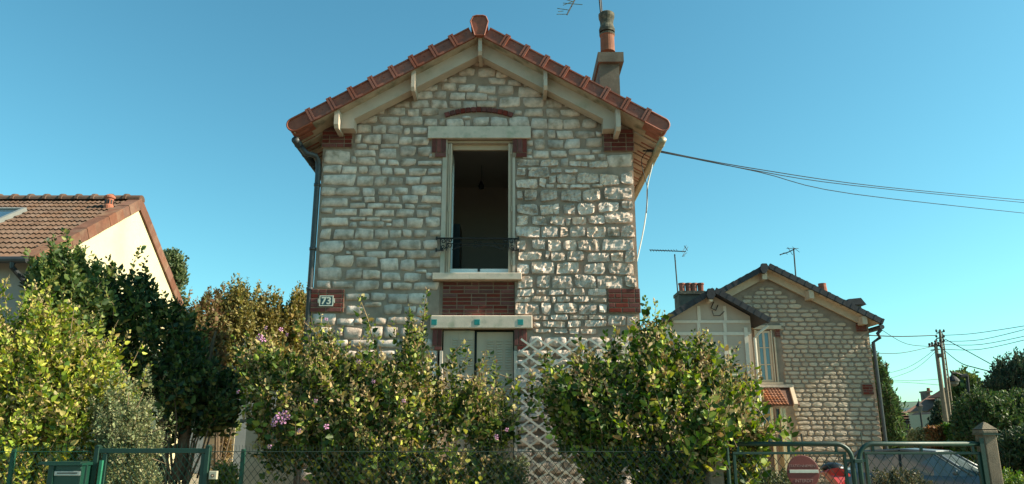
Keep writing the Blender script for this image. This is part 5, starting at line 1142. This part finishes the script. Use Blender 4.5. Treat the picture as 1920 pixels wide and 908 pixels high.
# round sign
YN = YS-.032; sc = P(1506,885.5,YN); rs = P(1536.5,885,YN).x-sc.x
sg_ = thing('round_sign', (sc.x,YN,sc.z-rs), 'faded round red no parking sign with silver bar on the gate', 'sign')
SR = mat('faded_red_enamel',(.15,.035,.030),.5,.14,9,.1,40,col2=(.13,.04,.035),c2scale=6)
g = G(); g.tube([sc+Vector((0,.004,0)), sc+Vector((0,.0,0))], rs, 48); g.tube([sc, sc-Vector((0,.003,0))], [rs,rs-.006], 48); obj('disc', g, SR, sg_)
a,b,c,e = prect(1480,881,1534,887,YN); g = G(); g.box(a,YN-.012,b,c,YN-.0035,e,.002); obj('bar', g, mat('ribbed_silver',(.50,.48,.42),.45,.12,30,metal=.4), sg_)
FAD = mat('faded_lettering',(.30,.17,.15),.7,.35,40)
text_mesh('lettering','STATIONNEMENT',.036,FAD,sg_,(sc.x,YN-.0045,P(1506,874,YN).z)); text_mesh('lettering','INTERDIT',.044,FAD,sg_,(sc.x,YN-.0045,P(1508,902,YN).z))
for k in (-1,1): g = G(); p = sc+Vector((k*(rs-.02),-.004,-.0)); g.tube([p,p-Vector((0,.004,0))], .006, 8); obj('rivet', g, WIRE, sg_)

# ================================================================== car and scooter
def profile_body(name, secs, m, parent, M, smooth=True, n=None):
    """loft of cross sections; each section = (x, [(y,z)...])"""
    g = G(); N_ = len(secs[0][1]); vs = []
    for x, s in secs: vs += [M @ Vector((x,y,z)) for y,z in s]
    fs = [(i*N_+k, i*N_+(k+1)%N_, (i+1)*N_+(k+1)%N_, (i+1)*N_+k) for i in range(len(secs)-1) for k in range(N_)]
    fs += [tuple(range(N_-1,-1,-1)), tuple(range((len(secs)-1)*N_, len(secs)*N_))]
    g.add(vs, fs); return obj(name, g, m, parent, smooth=smooth)
from mathutils import Matrix
YCAR = 18.5; base = P(1750,890,YCAR); ang = radians(-46)
MC = Matrix.Translation((base.x, YCAR, -.30)) @ Matrix.Rotation(ang, 4, 'Z')
car = thing('parked_car', (base.x, YCAR, -.30), 'parked silver hatchback seen behind the right gate leaf', 'car')
SIL = mat('silver_car_paint',(.10,.115,.125),.4,.04,2,metal=.3,spec=.6)
def sec(x, w, zb, zs, wt, zt): # lower body section: bottom, shoulder, top
    return (x, [(-w+.05,zb),(-w,zb+.15),(-w,zs),(-w+.04,zs+.06),(-wt,zt),(wt,zt),(w-.04,zs+.06),(w,zs),(w,zb+.15),(w-.05,zb)])
body = profile_body('body', [sec(-2.0,.70,.35,.60,.6,.72),sec(-1.95,.80,.25,.75,.7,.90),sec(-1.4,.85,.22,.80,.76,.93),sec(-.4,.86,.2,.80,.77,.92),sec(.7,.86,.2,.78,.76,.90),sec(1.1,.85,.2,.75,.72,.93),sec(1.6,.82,.22,.70,.66,.84),sec(1.95,.74,.25,.60,.55,.70),sec(2.05,.62,.3,.5,.48,.58)], SIL, car, MC)
def sec2(x, zb, w0, w1, zt): return (x, [(-w0,zb),(-w1-.03,zt-.06),(-w1+.08,zt),(w1-.08,zt),(w1+.03,zt-.06),(w0,zb)])
profile_body('cabin_glass', [sec2(-1.85,.86,.70,.66,.96),sec2(-1.45,.88,.76,.56,1.40),sec2(-.5,.88,.77,.58,1.46),sec2(.25,.88,.77,.56,1.42),sec2(1.05,.86,.74,.66,.92)], mat('car_glass',(.10,.13,.14),.06,.05,1,spec=.9), car, MC, smooth=False)
profile_body('roof_panel', [(-1.5,[(-.50,1.405),(-.46,1.44),(.46,1.44),(.50,1.405)]),(-.5,[(-.56,1.465),(-.5,1.50),(.5,1.50),(.56,1.465)]),(.27,[(-.53,1.43),(-.48,1.455),(.48,1.455),(.53,1.43)])], SIL, car, MC)
for s_ in (-1,1):
    g = G(); g.tube([MC@Vector((1.05,s_*.70,.92)), MC@Vector((.27,s_*.545,1.43)), MC@Vector((-.5,s_*.57,1.47)), MC@Vector((-1.5,s_*.53,1.41)), MC@Vector((-1.88,s_*.66,.95))], .035, 6); obj('pillar', g, SIL, car, smooth=True)
    g = G(); g.tube([MC@Vector((-.45,s_*.765,.90)), MC@Vector((-.5,s_*.59,1.46))], .03, 6); obj('door_pillar', g, BLACK, car)
    g = G(); g.lathe((0,0,0), [(.03,-.08),(.08,-.05),(.085,.05),(.03,.08)], 8); g.v = [tuple(MC@Vector((.75+v[0]*.7,s_*(.93+v[1]*.9),1.0+v[2]*.8))) for v in g.v]; obj('wing_mirror', g, SIL, car, smooth=True)
    g = G(); g.lathe((0,0,0), [(.02,-.1),(.11,-.06),(.13,.03),(.05,.09)], 10); g.v = [tuple(MC@Vector((1.86+v[2]*1.2,s_*(.58+v[1]),.66+v[0]*.6))) for v in g.v]; obj('headlight', g, mat('headlight_glass',(.65,.66,.66),.08,.05,1,spec=1), car, smooth=True)
    for x_ in (-1.25,1.25):
        c_ = MC@Vector((x_,s_*.80,.31)); ax = (MC.to_3x3()@Vector((0,1,0)))*.1
        g = G(); g.tube([c_-ax,c_-ax*.8,c_+ax*.8,c_+ax], [.27,.31,.31,.27], 24); w = obj('wheel', g, BLACK, car); g = G(); g.tube([c_-ax*1.04,c_+ax*1.04], .19, 16); obj('rim', g, ZINC, w)
g = G(); g.tube([MC@Vector((2.02,-.45,.52)), MC@Vector((2.07,0,.52)), MC@Vector((2.02,.45,.52))], .05, 6); obj('grille', g, BLACK, car)
for y_ in (-.35,.25): g = G(); g.tube([MC@Vector((1.02,y_,.955)), MC@Vector((.72,y_+.42,1.12))], .010, 4); obj('wiper', g, BLACK, car)
# red scooter behind the left leaf
YK = 10.6; c_ = P(1562,890,YK); sct = thing('motor_scooter', (c_.x,YK,0), 'red scooter with rounded black top behind the left gate leaf', 'scooter'); RED = mat('red_plastic',(.50,.035,.035),.35,.08,4,spec=.5)
zr = lambda y: P(1562,y,YK).z; xr_ = lambda x: P(x,888,YK).x
g = G()
vs = [(xr_(1541),YK-.16,zr(884)),(xr_(1546),YK-.2,zr(878)),(xr_(1560),YK-.22,zr(876)),(xr_(1572),YK-.2,zr(880)),(xr_(1585),YK-.15,zr(889)),(xr_(1588),YK-.1,zr(893)),(xr_(1578),YK-.17,zr(893)),(xr_(1570),YK-.2,zr(900)),(xr_(1575),YK-.2,zr(915)),(xr_(1578),YK-.15,.3),(xr_(1560),YK-.2,.3),(xr_(1560),YK-.22,zr(908)),(xr_(1552),YK-.22,zr(897)),(xr_(1546),YK-.18,zr(890))]
n_ = len(vs); g.add(vs+[(v[0],v[1]+.22,v[2]-.02) for v in vs], [tuple(range(n_-1,-1,-1)), tuple(range(n_,2*n_))]+[(i,(i+1)%n_,(i+1)%n_+n_,i+n_) for i in range(n_)]); obj('fairing', g, RED, sct)
g = G(); g.lathe((xr_(1563),YK+.0,zr(881)), [(.165,0),(.16,.03),(.12,.07),(.05,.095),(.01,.1)], 20); obj('seat', g, BLACK, sct, smooth=True)
g = G(); g.tube([(xr_(1549),YK+.1,zr(880)),(xr_(1555),YK+.15,zr(869)),(xr_(1566),YK+.15,zr(867))], .008, 5); obj('handle', g, BLACK, sct)
g = G(); g.box(xr_(1575),YK-.2,zr(880),xr_(1583),YK-.19,zr(876)); obj('white_plate', g, WHITE, sct)  # small white plate in front of the black seat
for dy_ in (-.0,.9):
    g = G(); g.tube([(xr_(1566)-.05,YK+dy_,.22),(xr_(1566)+.05,YK+dy_,.22)], .22, 20); obj('wheel', g, BLACK, sct)

# ================================================================== cables
def cable(label, pts, r=.012, m=CABLE, n=10, name='overhead_cable', cat='cable', sag=0):
    q = [P(*p) for p in pts]; out_ = []
    if len(q) == 2: out_ = [q[0].lerp(q[1],k/n)-Vector((0,0,sag*4*(k/n)*(1-k/n))) for k in range(n+1)]
    else:
        for i in range(len(q)-1):
            p0 = q[max(i-1,0)]; p1 = q[i]; p2_ = q[i+1]; p3 = q[min(i+2,len(q)-1)]
            for k in range(n//2): t_ = k/(n//2); out_.append(.5*((2*p1)+(p2_-p0)*t_+(2*p0-5*p1+4*p2_-p3)*t_**2+(3*p1-p0-3*p2_+p3)*t_**3))
        out_.append(q[-1])
    g = G(); g.tube(out_, r, 4); return tag(obj(name, g, m), label, cat)
cable('upper overhead cable from the right eave of the stone house', [(1228,281,12.3),(1400,314,14),(1650,350,18),(1960,379,24)], .010)
cable('middle overhead cable leaving the right eave, almost touching the upper one', [(1228,282,12.32),(1400,317,14),(1600,348,18),(1960,384,24)], .010)
cable('lowest overhead cable from the right eave of the stone house', [(1230,284,12.3),(1420,322,14),(1600,364,18),(1960,404,24)], .010)
cable('white cable hanging down beside the right side of the stone house', [(1226,296,12.5),(1222,315,12.5),(1214,350,12.5),(1213,385,12.5),(1207,430,12.4),(1193,495,12.3)], .012, WCABLE, name='drop_cable')
cable('black cable hanging from the eave fixing in front of the right gutter', [(1214,283,12.2),(1203,300,12.2),(1208,330,12.3),(1214,355,12.4),(1212,400,12.4)], .007, name='drop_cable')
g = G(); g.box(P(1212,284,12.2).x,12.15,P(1212,284,12.2).z-.02,P(1236,284,12.2).x,12.2,P(1212,284,12.2).z+.02); g.tube([P(1205,283,12.15),P(1240,284,12.15)], .016, 6); obj('cable_anchor', g, BLACK, house)
for i,(lab,pts) in enumerate((
 ('thick cable running left from the top of the poles to the far stone house',[(1630,629,28),(1690,631,32),(1756,629,36)]),
 ('cable fanning down left from the pole heads, uppermost',[(1652,618,28),(1700,645,32),(1752,650,36)]),
 ('thin cable left of the poles, meeting the shorter one',[(1636,662,29),(1690,662,33),(1748,650,36)]),
 ('steep sagging cable from the shorter pole, upper of the pair',[(1652,703,80),(1700,690,50),(1754,655,36)]),
 ('steep sagging cable from the shorter pole, lower of the pair',[(1662,712,80),(1710,695,50),(1756,658,36)]),
 ('level cable low across the gap between the conifer and the poles',[(1672,713,70),(1710,714,60),(1762,711,50)]),
 ('lowest thin cable between the conifer and the poles',[(1672,716,70),(1710,718,60),(1760,722,50)]),
 ('highest cable right of the poles, rising to the frame edge',[(1770,629,36.8),(1830,625,34),(1960,605,28)]),
 ('second highest cable right of the poles',[(1770,640,36.8),(1840,637,34),(1960,608,28)]),
 ('third cable right of the poles, gently rising',[(1768,646,36.8),(1840,646,34),(1960,622,28)]),
 ('fourth cable right of the poles, lowest of the rising ones',[(1768,655,36.8),(1840,655,34),(1960,628,28)]),
 ('thick cable swooping from the tall pole down into the dark trees',[(1768,655,36.8),(1800,680,33),(1830,690,31),(1862,698,29)]),
 ('thin cable running down right from the tall pole, above the thick one',[(1772,636,36.8),(1820,662,33),(1860,684,30)]))):
    cable(lab, pts, .022 if 'thick' in lab else .013)
